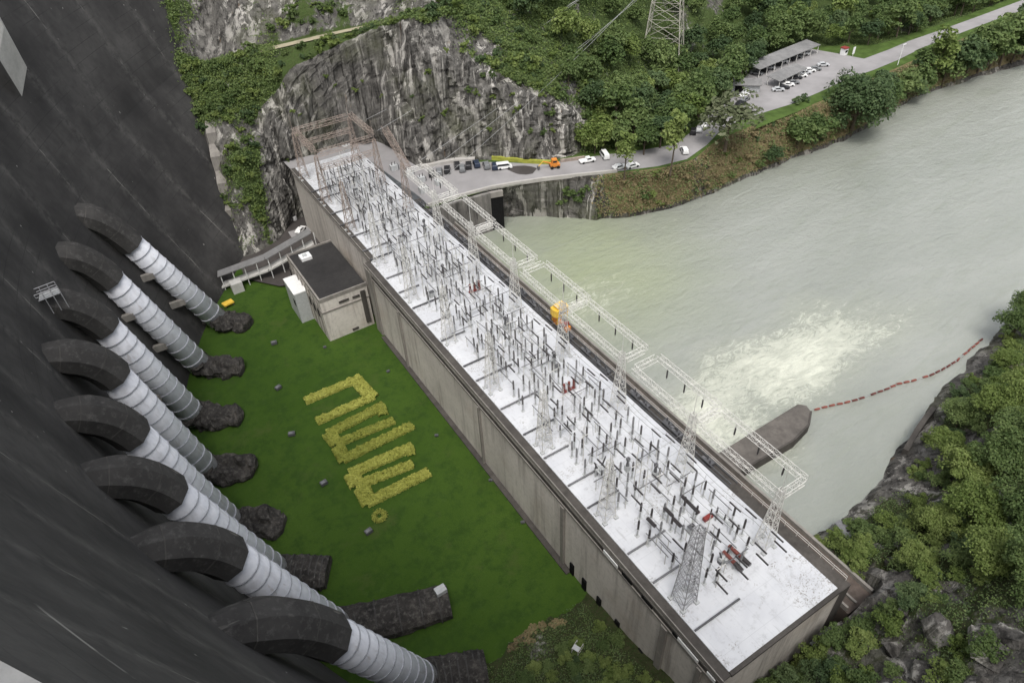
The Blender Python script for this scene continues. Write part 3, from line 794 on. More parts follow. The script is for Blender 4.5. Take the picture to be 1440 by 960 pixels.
MB().box(X0-1.2, X0-0.003, 58, YM-4, -25, -21.15).build('plinth', M['darktrim'], ph, loc=PO)
m = MB().box(X1+0.003, 71.3, Y0+0.1, 170, -26, -1.4)
m.build('bus_gallery', M['darktrim'], ph, loc=PO)
m = MB().box(71.303, 77.6, Y0-1.5, 168, -30, -8.0)
m.build('tailrace_deck', M['brown'], ph, loc=PO)
m = MB().box(77.1, 77.61, Y0-1.2, 168, -7.99, -7.1)
m.box(71.31, 71.7, Y0-1, 45, -7.99, -6.9)
m.box(73.6, 73.95, Y0-1, 47, -7.99, -7.55)
m.build('deck_parapet', M['trim'], ph, loc=PO)
hr = MB()
for y in np.arange(Y0+1, 165, 2.4): hr.tube((71.2, y, -1.4), (71.2, y, -0.3), 0.05)
for z in (-0.3, -0.8): hr.tube((71.2, Y0+1, z), (71.2, 164, z), 0.05)
hr.build('handrail', M['steel'], ph, loc=PO)

# annex at the far end of the lawn
ax = empty('annex_building', (37.5, 161, LAWN_Z), 0, 'square concrete annex with a dark flat roof between lawn and powerhouse wall', 'building')
AO = (-37.5, -161, -LAWN_Z)
MB().box(31.0, 44.0, 149.2, 174.5, -24, -8.3).build('wall', M['wall'], ax, loc=AO)
MB().box(31.35, 44.05, 149.55, 174.2, -8.29, -8.05).build('roof', M['blackroof'], ax, loc=AO)
p = MB().box(30.9, 31.32, 149.1, 174.6, -8.6, -7.55); p.box(31.33, 44.1, 149.1, 149.52, -8.6, -7.56); p.box(31.33, 44.1, 174.22, 174.6, -8.6, -7.57)
p.build('parapet', M['trim'], ax, loc=AO)
MB().box(30.84, 44.12, 149.04, 174.66, -12.2, -11.8).build('string_course', M['trim'], ax, loc=AO)
for y in np.arange(151.5, 173.5, 3.1):
    f = MB().box(30.80, 30.99, y-0.35, y+0.35, -20.6, -9.2).build('fin', M['trim'], ax, loc=AO)
    MB().box(30.88, 30.99, y+0.55, y+2.3, -15.5, -13.0).build('window', M['void'], ax, loc=AO)
for x, z, wd in ((37.2, -10.5, 1.4), (40.6, -10.6, 1.0), (38.5, -20.6, 0.9)):
    MB().box(x-wd, x+wd, 149.0, 149.19, z-0.35, z+0.35).build('vent', M['darktrim'], ax, loc=AO)
MB().box(41.9, 43.2, 148.9, 149.19, -20, -9.5).build('stair_recess', M['darktrim'], ax, loc=AO)
u = empty('roof_vent_unit', at_z(430, 363, -8.05), 0, 'white square vent unit standing on the dark annex roof', 'vent unit')
MB().box(-1.5,1.5,-1.4,1.4,0,0.9).build('housing', M['white'], u); MB().box(-0.7,0.5,-.5,.6,0.9,1.15).build('hatch', M['equip'], u)
wb = empty('white_cabin', (29.2, 165.5, LAWN_Z), 0, 'grey block with a bright white roof attached beside the annex', 'cabin')
MB().box(-1.7,1.7,-4.4,4.4,-1,9.6).build('wall', M['equip'], wb); MB().box(-1.8,1.8,-4.5,4.5,9.61,9.9).build('roof', M['white'], wb)
MB().box(-1.72,-1.69,-3.2,-1.4,5.0,7.0).build('window', M['void'], wb)

# covered walkway from the annex to the foot of the dam
wk = empty('covered_walkway', tuple(at_z(330, 405, LAWN_Z)), 0, 'covered walkway with grey sheet roof sloping from annex to dam toe', 'walkway')
wo = Vector(wk.location)
A = Vector(at_z(306, 386, -16.5)); B = Vector(at_z(372, 362, -14.0)); Cc = Vector(at_z(436, 325, -9.5))
def strip(m, p, q, wdt, th):
    d = (q-p); s_ = Vector((-d.y, d.x, 0)).normalized()*wdt/2; t = Vector((0, 0, th))
    v = [p-s_, p+s_, q+s_, q-s_]
    return m.add([tuple(x-wo) for x in v]+[tuple(x+t-wo) for x in v], [(0,3,2,1),(4,5,6,7),(0,1,5,4),(1,2,6,5),(2,3,7,6),(3,0,4,7)])
m = MB(); strip(m, A, B, 3.2, .25); strip(m, B+(B-A)*0.003, Cc, 3.2, .25); m.build('roof', M['carport'], wk)
dd = Vector((0, 0, 4.2))
m = MB(); strip(m, A-dd, B-dd, 2.8, .5); strip(m, B-dd+(B-A)*0.003, Cc-dd, 2.8, .5); m.build('floor', M['pale'], wk)
for k in range(9):
    t = k/8.0
    q = A.lerp(B, t*2) if t < .5 else B.lerp(Cc, t*2-1)
    MB().tube(tuple(q-dd*1.7-wo+Vector((0.5,-1.35,0))), tuple(q-wo+Vector((0.5,-1.35,0))), 0.13).build('post', M['white'], wk)
st = Vector(at_z(335, 408, LAWN_Z))
m = MB().box(st.x-1.6, st.x+1.6, st.y-1.6, st.y+1.2, LAWN_Z-1, -18.2)
tag(m.build('concrete_block', M['pale']), 'pale concrete block under the lower end of the covered walkway', 'block')
cr_ = empty('yellow_cart', tuple(at_z(322, 430, LAWN_Z)), R(12), 'bright yellow flat topped cart beside the lowest end of the walkway', 'cart')
MB().box(-1.5,1.5,-1.0,1.0,0.9,1.3).build('deck', M['yellow'], cr_)
for sx in (-1.2, 1.2):
    for sy in (-.8, .8): MB().tube((sx, sy, 0), (sx, sy, 0.9), 0.12, 6).build('leg', M['equipdark'], cr_)

M['hoodrib'] = concrete('pale_rib_concrete', (0.055,0.052,0.05), (0.115,0.11,0.10), 0.4, 0.4)
# ------------------------------------------------------------------ penstocks
PEN = [(182,341,300,444),(153,391,276,508),(145,457,269,580),(158,526,285,655),(184,608,318,730),(236,692,382,800),(318,782,470,880),(462,893,592,955)]
HST = [(-12.7,174.),(-17.8,157.5),(-21.8,139.6),(-23.1,121.6),(-21.5,104.6),(-20.3,88.3),(-16.2,71.),(-10.7,54.)]
AEND = [(352,456),(342,520),(342,585),(362,655),(400,735),(462,805),(632,845),(684,940)]
WHO = ['first from the far abutment, beside the yellow cart','second from the far abutment','third from the far abutment','fourth from the far abutment',
       'fourth from the near end','third from the near end','second from the near end','nearest to the camera']
def sweep(path, radii, n, phase=0.0, squash=1.0):
    m = MB(); P_ = [Vector(p) for p in path]; vv = []
    for i, p in enumerate(P_):
        t = (P_[min(i+1, len(P_)-1)]-P_[max(i-1, 0)]).normalized()
        side = Vector((0, 1, 0)); side = (side-t*side.dot(t)).normalized(); up = t.cross(side)
        if up.z < 0 and abs(t.z) < .9: up = -up
        for k in range(n):
            a = 2*math.pi*(k+phase)/n
            vv.append(p+side*(radii[i]*math.cos(a))+up*(radii[i]*squash*math.sin(a)))
    ff = [(i*n+k, i*n+(k+1) % n, (i+1)*n+(k+1) % n, (i+1)*n+k) for i in range(len(P_)-1) for k in range(n)]
    ff += [tuple(range(n)), tuple(range((len(P_)-1)*n, len(P_)*n))[::-1]]
    return m.add(vv, ff)
def fix_normals(o):
    bm = bmesh.new(); bm.from_mesh(o.data); bmesh.ops.recalc_face_normals(bm, faces=bm.faces); bm.to_mesh(o.data); bm.free(); return o
for i, (a, b, c, d) in enumerate(PEN):
    Bt = Vector(at_z(c, d, -18.0)); r0 = ray(a, b); T = Vector(CAM+r0*(Bt.y/r0[1])); T.y = Bt.y
    dr = (T-Bt).normalized(); L = (T-Bt).length
    pen = empty('penstock', Bt, 0, 'white ringed steel penstock, '+WHO[i], 'penstock', 'white penstocks on the dam face')
    RP = 2.9
    fix_normals(sweep([Vector((0,0,0))-dr*2.0, Vector((0,0,0)), dr*L*0.5, dr*L, dr*(L+1.5)], [RP]*5, 28)).data.shade_smooth() if False else None
    o = sweep([-dr*2.0, dr*(L*.5), dr*(L+1.0)], [RP]*3, 32).build('pipe', M['pipe'], pen); fix_normals(o); o.data.shade_smooth()
    nr = 11
    for k in range(nr):
        s0 = L*(0.05+0.93*k/(nr-1)); hw = 0.10
        q = sweep([dr*(s0-hw), dr*(s0-hw+.02), dr*(s0+hw-.02), dr*(s0+hw)], [RP+.01, RP+.15, RP+.15, RP+.01], 32).build('ring', M['ring'], pen); fix_normals(q)
    if i < 7:
        for s0 in (0.32, 0.68):   # saddle between pipe and face
            q = dr*(L*s0); fx = float(face_x(Bt.y, Bt.z+q.z))-Bt.x
            MB().box(fx-1.0, q.x-1.6, -0.5-RP*.7, 0.5-RP*.7, q.z-1.1, q.z+0.6).build('saddle', M['trim'], pen)
    # elbow casing
    hx, hy = HST[i]
    zc = 22.0
    p0 = Vector((hx-5.0, Bt.y, zc)); p3 = T-dr*0.6; h = (T-Vector((hx, Bt.y, zc))).length
    p1 = Vector((hx+0.45*(T.x-hx), Bt.y, zc+0.3)); p2 = T+dr*h*0.42
    path = []
    for k in range(15):
        t = k/14; path.append(p0*(1-t)**3+p1*3*t*(1-t)**2+p2*3*t*t*(1-t)+p3*t**3)
    cas = empty('penstock_elbow', T, 0, 'dark concrete elbow casing above the penstock '+WHO[i].replace(', beside the yellow cart',''), 'pipe casing', 'concrete elbow casings on the dam face')
    rad = [float(np.interp(k, [0, 2, 6, 14], [1.4, 2.5, 3.65, 3.7])) for k in range(15)]
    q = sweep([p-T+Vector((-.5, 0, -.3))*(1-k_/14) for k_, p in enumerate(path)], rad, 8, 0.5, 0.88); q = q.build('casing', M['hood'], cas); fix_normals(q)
    for t in (5, 10):
        tn = (path[t+1]-path[t-1]).normalized()
        jr = sweep([path[t]-T+Vector((-.5,0,-.3))*(1-t/14)-tn*.09, path[t]-T+Vector((-.5,0,-.3))*(1-t/14)+tn*.09], [rad[t]+.05]*2, 8, 0.5, 0.88).build('joint_rib', M['hoodrib'], q); fix_normals(jr)
    # anchor block: rounded, stained, running out on to the lawn
    E_ = Vector(at_z(AEND[i][0], AEND[i][1], -20.6))
    ab = MB(); S = Bt+dr*0.8
    P1 = Bt-dr*3.4; P1.z = max(P1.z, -20.2)
    pth = [S, Bt-dr*1.3, P1.lerp(E_, .25), P1.lerp(E_, .6), P1.lerp(E_, .9), E_]
    box_ = i >= 5
    rr = [3.75, 3.9, 3.8, 3.3, 2.6, 1.3] if not box_ else [3.75, 4.0, 3.9, 3.7, 3.5, 3.3]
    pth2 = []; rr2 = []
    for k in range(26):
        t = k/25*5; pth2.append(Vector(cr(np.array([list(v) for v in pth]), min(t, 4.999)))); rr2.append(float(np.interp(t, range(6), rr)))
    org = Vector((E_.x*.5+Bt.x*.5, E_.y*.5+Bt.y*.5, LAWN_Z))
    q = sweep([p-org for p in pth2], rr2, 20 if not box_ else 12, 0.5, 0.72)
    for j, v in enumerate(q.v):
        wv = Vector(v)+org; f = (fbm(wv, 0.35, 4)*0.9+0.7*noise.cell(wv*0.45)) if not box_ else fbm(wv, 0.35, 4)*0.25+.12*noise.cell(wv*0.6); cdir = (Vector(v)-(pth2[min(j//(20 if not box_ else 12), 25)]-org))
        if cdir.length > .01: wv = Vector(v)+cdir.normalized()*f; q.v[j] = tuple(wv)
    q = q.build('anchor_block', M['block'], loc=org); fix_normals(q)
    tag(q, ('dark rounded anchor block at the foot of the penstock ' if not box_ else 'dark ribbed anchor block below the penstock ')+WHO[i].split(',')[0], 'anchor block', 'anchor blocks along the lawn edge')
    if i in (5, 6, 7):
        n0 = 7 if i != 6 else 5
        for k in range(n0):
            t = 8+k*(16//n0); pth_ = pth2[t]-org; tn = (pth2[t+1]-pth2[t-1]).normalized()
            rq = sweep([pth_-tn*.12, pth_+tn*.12], [rr2[t]+.13]*2, 12, 0.5, .72).build('rib', M['hood'], q); fix_normals(rq)
    if i == 6:
        hb = (pth2[22]-org); MB().box(hb.x-1.0, hb.x+1.0, hb.y+.2, hb.y+1.7, hb.z+2.4, hb.z+3.4).build('hatch', M['equip'], q)
pf = empty('access_platform', (-19.6, 136.9, 23.2), R(8), 'pale steel stair frame standing on the third elbow casing from the far abutment', 'platform')
pm = MB()
for x in (-2, -.7, .7, 2): pm.tube((x,-1.1,-2.5),(x,-1.1,2.4),.08); pm.tube((x,1.1,-2.5),(x,1.1,2.4),.08)
for z in (1.0, 1.7, 2.4): pm.tube((-2,-1.1,z),(2,-1.1,z),.09); pm.tube((-2,1.1,z),(2,1.1,z),.09)
pm.build('frame', M['steeldark'], pf); MB().box(-2,2,-1.1,1.1,0.85,0.98).build('deck', M['equip'], pf)
#@@PART4
# ------------------------------------------------------------------ outdoor switchyard on the roof
TY = [34.5+18.35*i for i in range(10)]
def lattice(m, levels, r, rb, diag=True):
    """levels: (z, half width) list; four legs, horizontals and X bracing"""
    sg = [(-1,-1),(1,-1),(1,1),(-1,1)]
    for (z0, a), (z1, b) in zip(levels[:-1], levels[1:]):
        for k in range(4):
            p = Vector((sg[k][0]*a, sg[k][1]*a, z0)); q = Vector((sg[k][0]*b, sg[k][1]*b, z1))
            m.tube(p, q, r, 4)
            p2 = Vector((sg[(k+1)%4][0]*a, sg[(k+1)%4][1]*a, z0)); q2 = Vector((sg[(k+1)%4][0]*b, sg[(k+1)%4][1]*b, z1))
            m.tube(q, q2, rb, 3, cap=False)
            if diag: m.tube(p, q2, rb, 3, cap=False); m.tube(p2, q, rb, 3, cap=False)
    return m
def tower_levels(h, b0, b1, n):
    return [(h*(1-(1-i/n)**1.15), b0+(b1-b0)*(1-(1-i/n)**1.15)) for i in range(n+1)]
lv = tower_levels(14.5, 1.15, 0.36, 8)
tw_body = lattice(MB(), lv, 0.075, 0.045)
def lattice_tower(x, y, mat, label, big=False):
    m = tw_body if not big else lattice(MB(), tower_levels(18.5, 1.35, 0.6, 13), 0.085, 0.05)
    t = m.build('lattice_tower', mat, loc=(x, y, 0)); tag(t, label, 'lattice tower', 'lattice towers of the switchyard')
    if not big: MB().tube((0,0,14.5),(0,0,20.2),0.07,4,0.03).build('lightning_rod', mat, t)
    for sx in (-1, 1):
        for sy in (-1, 1):
            a = 1.15 if not big else 1.35
            MB().box(sx*a-.35, sx*a+.35, sy*a-.35, sy*a+.35, 0.004, 0.3).build('footing', M['equip'], t)
    return t
for i, y in enumerate(TY):
    nth = ORD[i]+' from the near end'
    if i == 0: lattice_tower(47.6, y, M['steeldark'], 'stout dark grey lattice mast at the near end, dam side of the white roof', True)
    else: lattice_tower(47.3, y, M['steel'] if i < 7 else M['rust'], 'slender lattice mast on the dam side of the white roof, '+nth)
    lattice_tower(64.6, y, M['steel'] if i < 7 else M['rust'], 'slender lattice mast on the river side of the white roof, '+nth)
def girder(name, p, q, mat, parent, wd=0.5, seg=1.3, r=0.06):
    p = Vector(p); q = Vector(q); d = q-p; L = d.length; d.normalize(); s_ = Vector((-d.y, d.x, 0)).normalized()*wd; u = Vector((0,0,wd))
    m = MB(); cs = [s_+u, -s_+u, -s_-u, s_-u]
    for c in cs: m.tube(p+c, q+c, r, 4)
    n = max(2, int(L/seg))
    for k in range(n):
        a = p+d*(L*k/n); b = p+d*(L*(k+1)/n)
        for j in range(4):
            c, e = cs[j], cs[(j+1)%4]
            if k % 2: m.tube(a+c, b+e, r*.6, 3, cap=False)
            else: m.tube(a+e, b+c, r*.6, 3, cap=False)
            m.tube(a+c, a+e, r*.6, 3, cap=False)
    return m.build(name, mat, parent)
NAMES = ['nearest to the camera','second from the near end','third from the near end','fourth from the near end','fifth from the near end','sixth from the near end','seventh from the near end']
for i in range(7):
    ya, yb = TY[i]+0.3, TY[i+1]+0.3
    fr = empty('gantry_frame', (65.2, ya, 12), 0, 'pale lattice gantry frame reaching out over the river side, '+NAMES[i], 'gantry', 'gantry frames along the river side')
    mt = M['steel']; L = yb-ya
    L -= (-.6, 1.6, -.8, 1.2, -.6, 1.4, -.8)[i]; wq = (5.6, 5.9, 5.5, 6.0, 5.4, 5.8, 5.6)[i]
    girder('girder', (0, 0, 0), (0, L-1.4, 0), mt, fr); girder('girder', (wq, 0, 0), (wq, L-1.4, 0), mt, fr)
    girder('cross_girder', (0.6, 0, .02), (wq-.6, 0, .02), mt, fr); girder('cross_girder', (0.6, L-1.4, .02), (wq-.6, L-1.4, .02), mt, fr)
    for k in range(3):
        yk = ya+L*(0.2+0.27*k)
        si = MB().lathe([(0.03,0),(0.04,-0.5),(0.15,-0.55),(0.15,-2.3),(0.04,-2.35),(0.03,-2.7)], n=6).build('suspension_insulator', M['porcelain'], loc=(70.8, yk, 11.45))
        tag(si, 'dark insulator string hanging from the outer beam of a river side gantry frame', 'insulator', 'insulator strings under the gantry frames')
for i, y in ((8, TY[8]), (9, TY[9])):
    pr = empty('portal_gantry', (47.3, y, 15), 0, ('brown lattice portal across the far roof end, ' + ('the one nearer the camera' if i == 8 else 'the farthest one against the cliff')), 'gantry', 'lattice portals at the far roof end')
    girder('girder', (0.5, 0, 0), (16.8, 0, 0), M['rust'], pr, 0.7); girder('girder', (0.5, 0, -4.2), (16.8, 0, -4.2), M['rust'], pr, 0.6)
for k, x in enumerate((47.4, 64.8)):
    tg = girder('tie_girder', (x, TY[8]+1, 15.9), (x, TY[9]-1, 15.9), M['rust'], None, 0.6)
    tag(tg, 'brown lattice beam tying the two far portals together on the '+('dam side' if k == 0 else 'river side'), 'beam')
tg = girder('tie_girder', (67.5, 166, 10.5), (73.5, 195, 10.5), M['rust'], None, 0.8)
tag(tg, 'brown lattice beam slanting along the far river side corner of the roof', 'beam')

# post insulators
ins = MB(); prof = [(0.10, 0)]
for k in range(9): prof += [(0.12, .1+.24*k), (0.20, .16+.24*k), (0.20, .20+.24*k), (0.12, .27+.24*k)]
prof += [(0.13, 2.4), (0.03, 2.5)]
ins.lathe(prof, n=7)
ped = MB().tube((0,0,0),(0,0,1.75),0.13,6); ped.box(-.32,.32,-.32,.32,0.004,.12); ped.box(-.2,.2,-.2,.2,1.75,1.85)
proto_post = ped.build('post_insulator', M['equip'])
tag(proto_post, 'slim grey pedestal carrying one upright dark ribbed insulator on the white roof', 'insulator', 'post insulators of the switchyard')
pi = ins.build('insulator_stack', M['porcelain'], proto_post, loc=(0,0,1.85)); pi.data.materials[0] = M['porcelain']
proto_post2 = ped.build('post_insulator', M['equip'])
tag(proto_post2, 'slim grey pedestal carrying one upright pale grey ribbed insulator on the white roof', 'insulator', 'grey post insulators of the switchyard')
ins.build('insulator_stack', M['greyporc'], proto_post2, loc=(0,0,1.85))
# breaker: two legs, horizontal tank, two raked bushings
br = empty('circuit_breaker', (0,0,0), 0, 'grey circuit breaker tank with two raked dark bushings on the white roof', 'circuit breaker', 'circuit breakers of the switchyard')
m = MB(); m.tube((-.9,0,1.2),(.9,0,1.2),.42,10); m.build('tank', M['equip'], br)
for s_ in (-1, 1):
    MB().box(s_*.7-.12, s_*.7+.12, -.35, .35, 0.004, 0.85).build('leg', M['equipdark'], br)
    b = MB().tube((s_*.55,0,1.6),(s_*1.25,0,3.5),.17,8,.12).build('bushing', M['porcelain'], br)
MB().box(-.4,.4,-.85,-.44,.3,1.5).build('control_box', M['equip'], br)
# disconnector: base beam with three short insulators and a blade
ds = empty('disconnector', (0,0,0), 0, 'three column disconnector switch with a thin horizontal blade on the white roof', 'disconnector', 'disconnectors of the switchyard')
m = MB().box(-.15,.15,-2.0,2.0,1.9,2.15); m.build('base_beam', M['equip'], ds)
for y in (-1.6, 1.6): MB().box(-.12,.12,y-.12,y+.12,.004,1.9).build('leg', M['equip'], ds)
for y in (-1.7, 0, 1.7): MB().tube((0,y,2.15),(0,y,3.5),.16,7,.12).build('insulator', M['porcelain'], ds)
MB().tube((0,-1.9,3.58),(0,1.9,3.58),.06,5).build('blade', M['steeldark'], ds)
cb = empty('control_cabinet', (0,0,0), 0, 'small grey control cabinet standing among the insulators on the white roof', 'cabinet', 'control cabinets of the switchyard')
MB().box(-.55,.55,-.4,.4,.004,1.5).build('case', M['equip'], cb); MB().box(-.62,.62,-.47,.47,1.502,1.6).build('cap', M['equipdark'], cb)
ct = empty('current_transformer', (0,0,0), 0, 'dark stout current transformer with a rounded head on the white roof', 'transformer', 'current transformers of the switchyard')
MB().box(-.4,.4,-.4,.4,.004,1.3).build('base', M['equip'], ct); MB().lathe([(.3,1.31),(.32,1.5),(.2,2.6),(.36,2.8),(.42,3.2),(.25,3.5)], n=9).build('head', M['equipdark'], ct)
used = {}
def place(proto, x, y, rz=0.0):
    if proto.name not in used: used[proto.name] = 1; o = proto
    else: o = copy_tree(proto)
    o.location = (x, y, 0); o.rotation_euler = (0, 0, rz); return o
nb = 0; taken = []
def free(x, y, d):
    if any((x-a)**2+(y-b)**2 < d*d for a, b in taken): return False
    for ty in TY:
        for tx in (47.4, 64.6):
            if abs(x-tx) < 2.3 and abs(y-ty) < 2.3: return False
    return True
g4 = random.Random(5)
for bay in range(9):
    ya = TY[bay]-1.0 if bay else TY[0]-1.5
    L = 18.35
    dense = 1.0 if bay < 6 else 0.8
    for row, x in enumerate((49.6, 51.9, 54.2, 56.5, 58.8, 61.1, 63.2)):
        for trip in range(2):
            yc = ya+L*(0.20+0.52*trip)+g4.uniform(-1.2, 1.2)
            for k in range(3):
                if g4.random() > 0.9*dense: continue
                xx, yy = x+g4.uniform(-.5, .5)+0.12*(k-1), yc+(k-1)*2.3+g4.uniform(-.3, .3)
                if free(xx, yy, .9) and nb < 400:
                    place(proto_post if g4.random() < (0.66 if bay < 5 else 0.45) else proto_post2, xx, yy); taken.append((xx, yy)); nb += 1
    for k in range(3):
        x, y = g4.uniform(50, 61), ya+L*(.1+.3*k)+g4.uniform(0, 2)
        if free(x, y, 1.7): place(br, x, y, g4.choice((0, 1.571))); taken.append((x, y))
    for k in range(5):
        x, y = g4.uniform(49.5, 62.5), ya+L*g4.random()
        if free(x, y, 1.7): place(ds, x, y, g4.choice((0, 0, 1.571))); taken.append((x, y))
    for k in range(5):
        x, y = g4.uniform(49.0, 64.0), ya+L*g4.random()
        if free(x, y, 1.3): place(g4.choice((cb, ct, ct)), x, y, 0); taken.append((x, y))
# strain strings and conductors along the yard
WX = [49.4, 51.4, 53.4, 55.4, 57.4, 59.4, 61.2, 62.9]
cw = []
for j, x in enumerate(WX):
    m = MB(); z0 = 7.4 if j % 2 else 8.6; pts = []
    for k in range(0, 61):
        y = TY[0]-2+(TY[8]-TY[0]+4)*k/60; ph_ = ((y-TY[0]) / 18.35) % 1.0
        pts.append(Vector((x, y, z0-1.0*4*ph_*(1-ph_))))
    for p, q in zip(pts[:-1], pts[1:]): m.tube(p, q, 0.045, 3, cap=False)
    tag(m.build('conductor', M['wire']), 'thin grey conductor strung lengthwise above the roof, '+ORD[j]+' from the dam side', 'conductor', 'conductors above the roof')
    for b in range(9):
        for s_ in (-1, 1):
            y = TY[b]+s_*(2.6 if j % 2 else 4.4)
            k = min(range(len(pts)), key=lambda t: abs(pts[t].y-y)); z = pts[k].z
            t_ = MB().tube((0,-1.15,.03*s_),(0,1.15,-.03*s_),0.15,6).build('strain_insulator', M['porcelain'], loc=(x, y, z))
            tag(t_, 'dark rod insulator lying level in a conductor high above the white roof', 'insulator', 'strain insulators in the conductors')
dn_ = 0
for bay in range(9):
    for k in range(9):
        x = g4.choice(WX); y = TY[bay]+18.35*(.12+.09*k); j = WX.index(x); z0 = 7.4 if j % 2 else 8.6; ph_ = ((y-TY[0])/18.35) % 1.0; zt = z0-4*ph_*(1-ph_)
        d_ = MB().tube((x+g4.uniform(-1, 1), y+g4.uniform(-.8, .8), 3.8), (x, y, zt), .035, 3).build('dropper', M['wire']); tag(d_, 'thin grey dropper wire hanging from a conductor down to the switchgear', 'wire', 'dropper wires of the switchyard')
for k in range(46):
    x, y = g4.uniform(49, 64), 33+165*g4.random()
    if not free(x, y, .6): continue
    taken.append((x, y)); h_ = g4.uniform(5.5, 9.5)
    t_ = MB().tube((0,0,0.004), (0,0,h_), .09, 6, .06); t_.box(-.9,.9,-.06,.06,h_*.72,h_*.72+.1); tag(t_.build('line_pole', M['steel'], loc=(x, y, 0)), 'thin tall grey pole with a short crossbar among the roof switchgear', 'pole', 'thin poles of the switchyard')
# conductors crossing the yard at the towers
for i in range(1, 9):
    for k in range(2):
        y = TY[i]+(-1.1 if k else 1.1)
        m = MB().tube((47.3, y, 9.0), (55.8, y, 8.0), 0.03, 3); m.tube((55.8, y, 8.0), (64.6, y, 9.0), 0.03, 3)
        tag(m.build('cross_wire', M['wire']), 'thin grey wire strung across the roof between a pair of lattice masts', 'conductor', 'wires across the roof')
# low cable ducts from the ledge
for k in range(22):
    y = 30.5+k*7.6+g4.uniform(-1, 1); L = g4.uniform(4.5, 9.0)
    if any(abs(y-t) < 2.2 for t in TY): y += 2.6
    m = MB().box(45.55, 45.6+L, y-.14, y+.14, 0.25, 0.5)
    for x in np.arange(46, 45.6+L, 1.6): m.box(x-.1, x+.1, y-.08, y+.08, .004, .25)
    tag(m.build('cable_duct', M['equipdark' if k % 3 == 0 else 'greyporc']), 'low grey cable duct running in from the dam side ledge of the roof', 'cable duct', 'cable ducts on the roof')
# grey bus tubes on low supports
bt = empty('bus_tube', (0,0,0), 0, 'thin grey bus tube on two low supports among the insulators on the roof', 'bus tube', 'bus tubes on the roof')
MB().tube((0,-2.6,2.6),(0,2.6,2.6),.09,6).build('tube', M['greyporc'], bt)
for y in (-2.1, 2.1): MB().tube((0,y,0.004),(0,y,2.55),.08,5).build('support', M['steel'], bt)
nt_ = 0
while nt_ < 170:
    x, y = g4.uniform(48.8, 64.5), 32+165*g4.random()**0.8
    if not free(x, y, .62): continue
    taken.append((x, y)); place(bt, x, y, g4.choice((0, 0, 1.571, g4.uniform(-.2,.2)))); nt_ += 1
# dark equipment in the river side gallery
def cluster(seed):
    g = random.Random(seed); m = MB()
    m.box(-.6,.6,-.9,.9,0,1.0); m.tube((-.2,-.5,1),( -.2,-.5,1.9),.2,7,.12); m.tube((.2,.4,1),(.2,.4,1.8),.2,7,.12)
    return m
gal = [cluster(1)]
bu = empty('bus_duct_unit', (70.0, 30, -1.4), 0, 'dark grey bus duct unit with stub bushings in the river side gallery', 'bus duct', 'bus duct units in the gallery')
gal[0].build('case', M['equipdark'], bu)
MB().tube((0,-1.6,.6),(0,-.91,.6),.32,8).build('pipe', M['greyporc'], bu)
y = 52.0; first = True
while y < 166:
    o = bu if first else copy_tree(bu); first = False
    o.location = (70.0+g4.uniform(-.4,.3), y, -1.4); o.rotation_euler = (0, 0, g4.choice((0, 3.14159)))
    y += g4.choice((3.2, 3.6, 4.4, 6.0))
gp = MB()
for x, z in ((69.0,-.7),(69.35,-.2),(71.0,-1.0)): gp.tube((x,46,z),(x,168,z),.13,6)
tag(gp.build('bus_pipe', M['equipdark']), 'dark pipes running the length of the river side gallery', 'pipe')
# dull red bushings, black drums and red gear near the bare end of the roof
for (a, b), lab in ((((1017,775),(1044,802)),'pair nearest the roof edge ledge'), (((1025,767),(1055,794)),'one nearer the river')):
    p = Vector(at_z(*a, 1.6)); q = Vector(at_z(*b, 1.6)); d = (q-p)
    r_ = empty('gas_bushing', p, 0, 'long red brown horizontal bushing near the bare roof end, '+('the one nearer the dam' if 'ledge' in lab else 'the one nearer the river'), 'bushing')
    MB().tube((0,0,0), d*.62, .36, 10).build('sleeve', M['redbrown'], r_); MB().tube(d*.62, d, .42, 10, .36).build('insulator', M['porcelain'], r_)
    for t in (.12, .6): MB().box(d.x*t-.14, d.x*t+.14, d.y*t-.14, d.y*t+.14, -1.59, -.3).build('leg', M['equip'], r_)
for (px, py) in ((965,703),(977,715),(940,719),(952,734),(916,734)):
    c = Vector(at_z(px, py, 3.0)); d_ = Vector((0, .95, .0))
    b = MB().tube(-d_, d_, .33, 9).build('black_bushing', M['porcelain'], loc=c); tag(b, 'short thick black bushing lying level on a post near the dark mast', 'bushing', 'short black bushings')
    MB().tube((0,0,-2.99),(0,0,-.3),.12,6).build('post', M['equip'], b)
rg = empty('red_drive_unit', at_z(994,734,0), 0, 'small dull red switch drive standing among the insulators near the dark mast', 'switch drive')
MB().box(-.9,.9,-.35,.35,1.0,1.7).build('case', M['red'], rg); MB().box(-.15,.15,-.15,.15,.004,1.0).build('leg', M['equip'], rg); MB().tube((.5,0,1.7),(.5,0,3.2),.14,7).build('insulator', M['porcelain'], rg)
for k, (px, py) in enumerate(((668,410),(800,550))):
    e = empty('pink_breaker', at_z(px, py, 0), 0, 'faded red breaker frame on the white roof, '+('farther from the camera' if k == 0 else 'beside the middle masts'), 'circuit breaker')
    for dx in (-1.2, 0, 1.2):
        MB().tube((dx,0,.6),(dx,0,2.6),.28,8).build('pole', M['redbrown'], e)
    MB().box(-1.6,1.6,-.25,.25,.3,.62).build('base', M['red'], e)
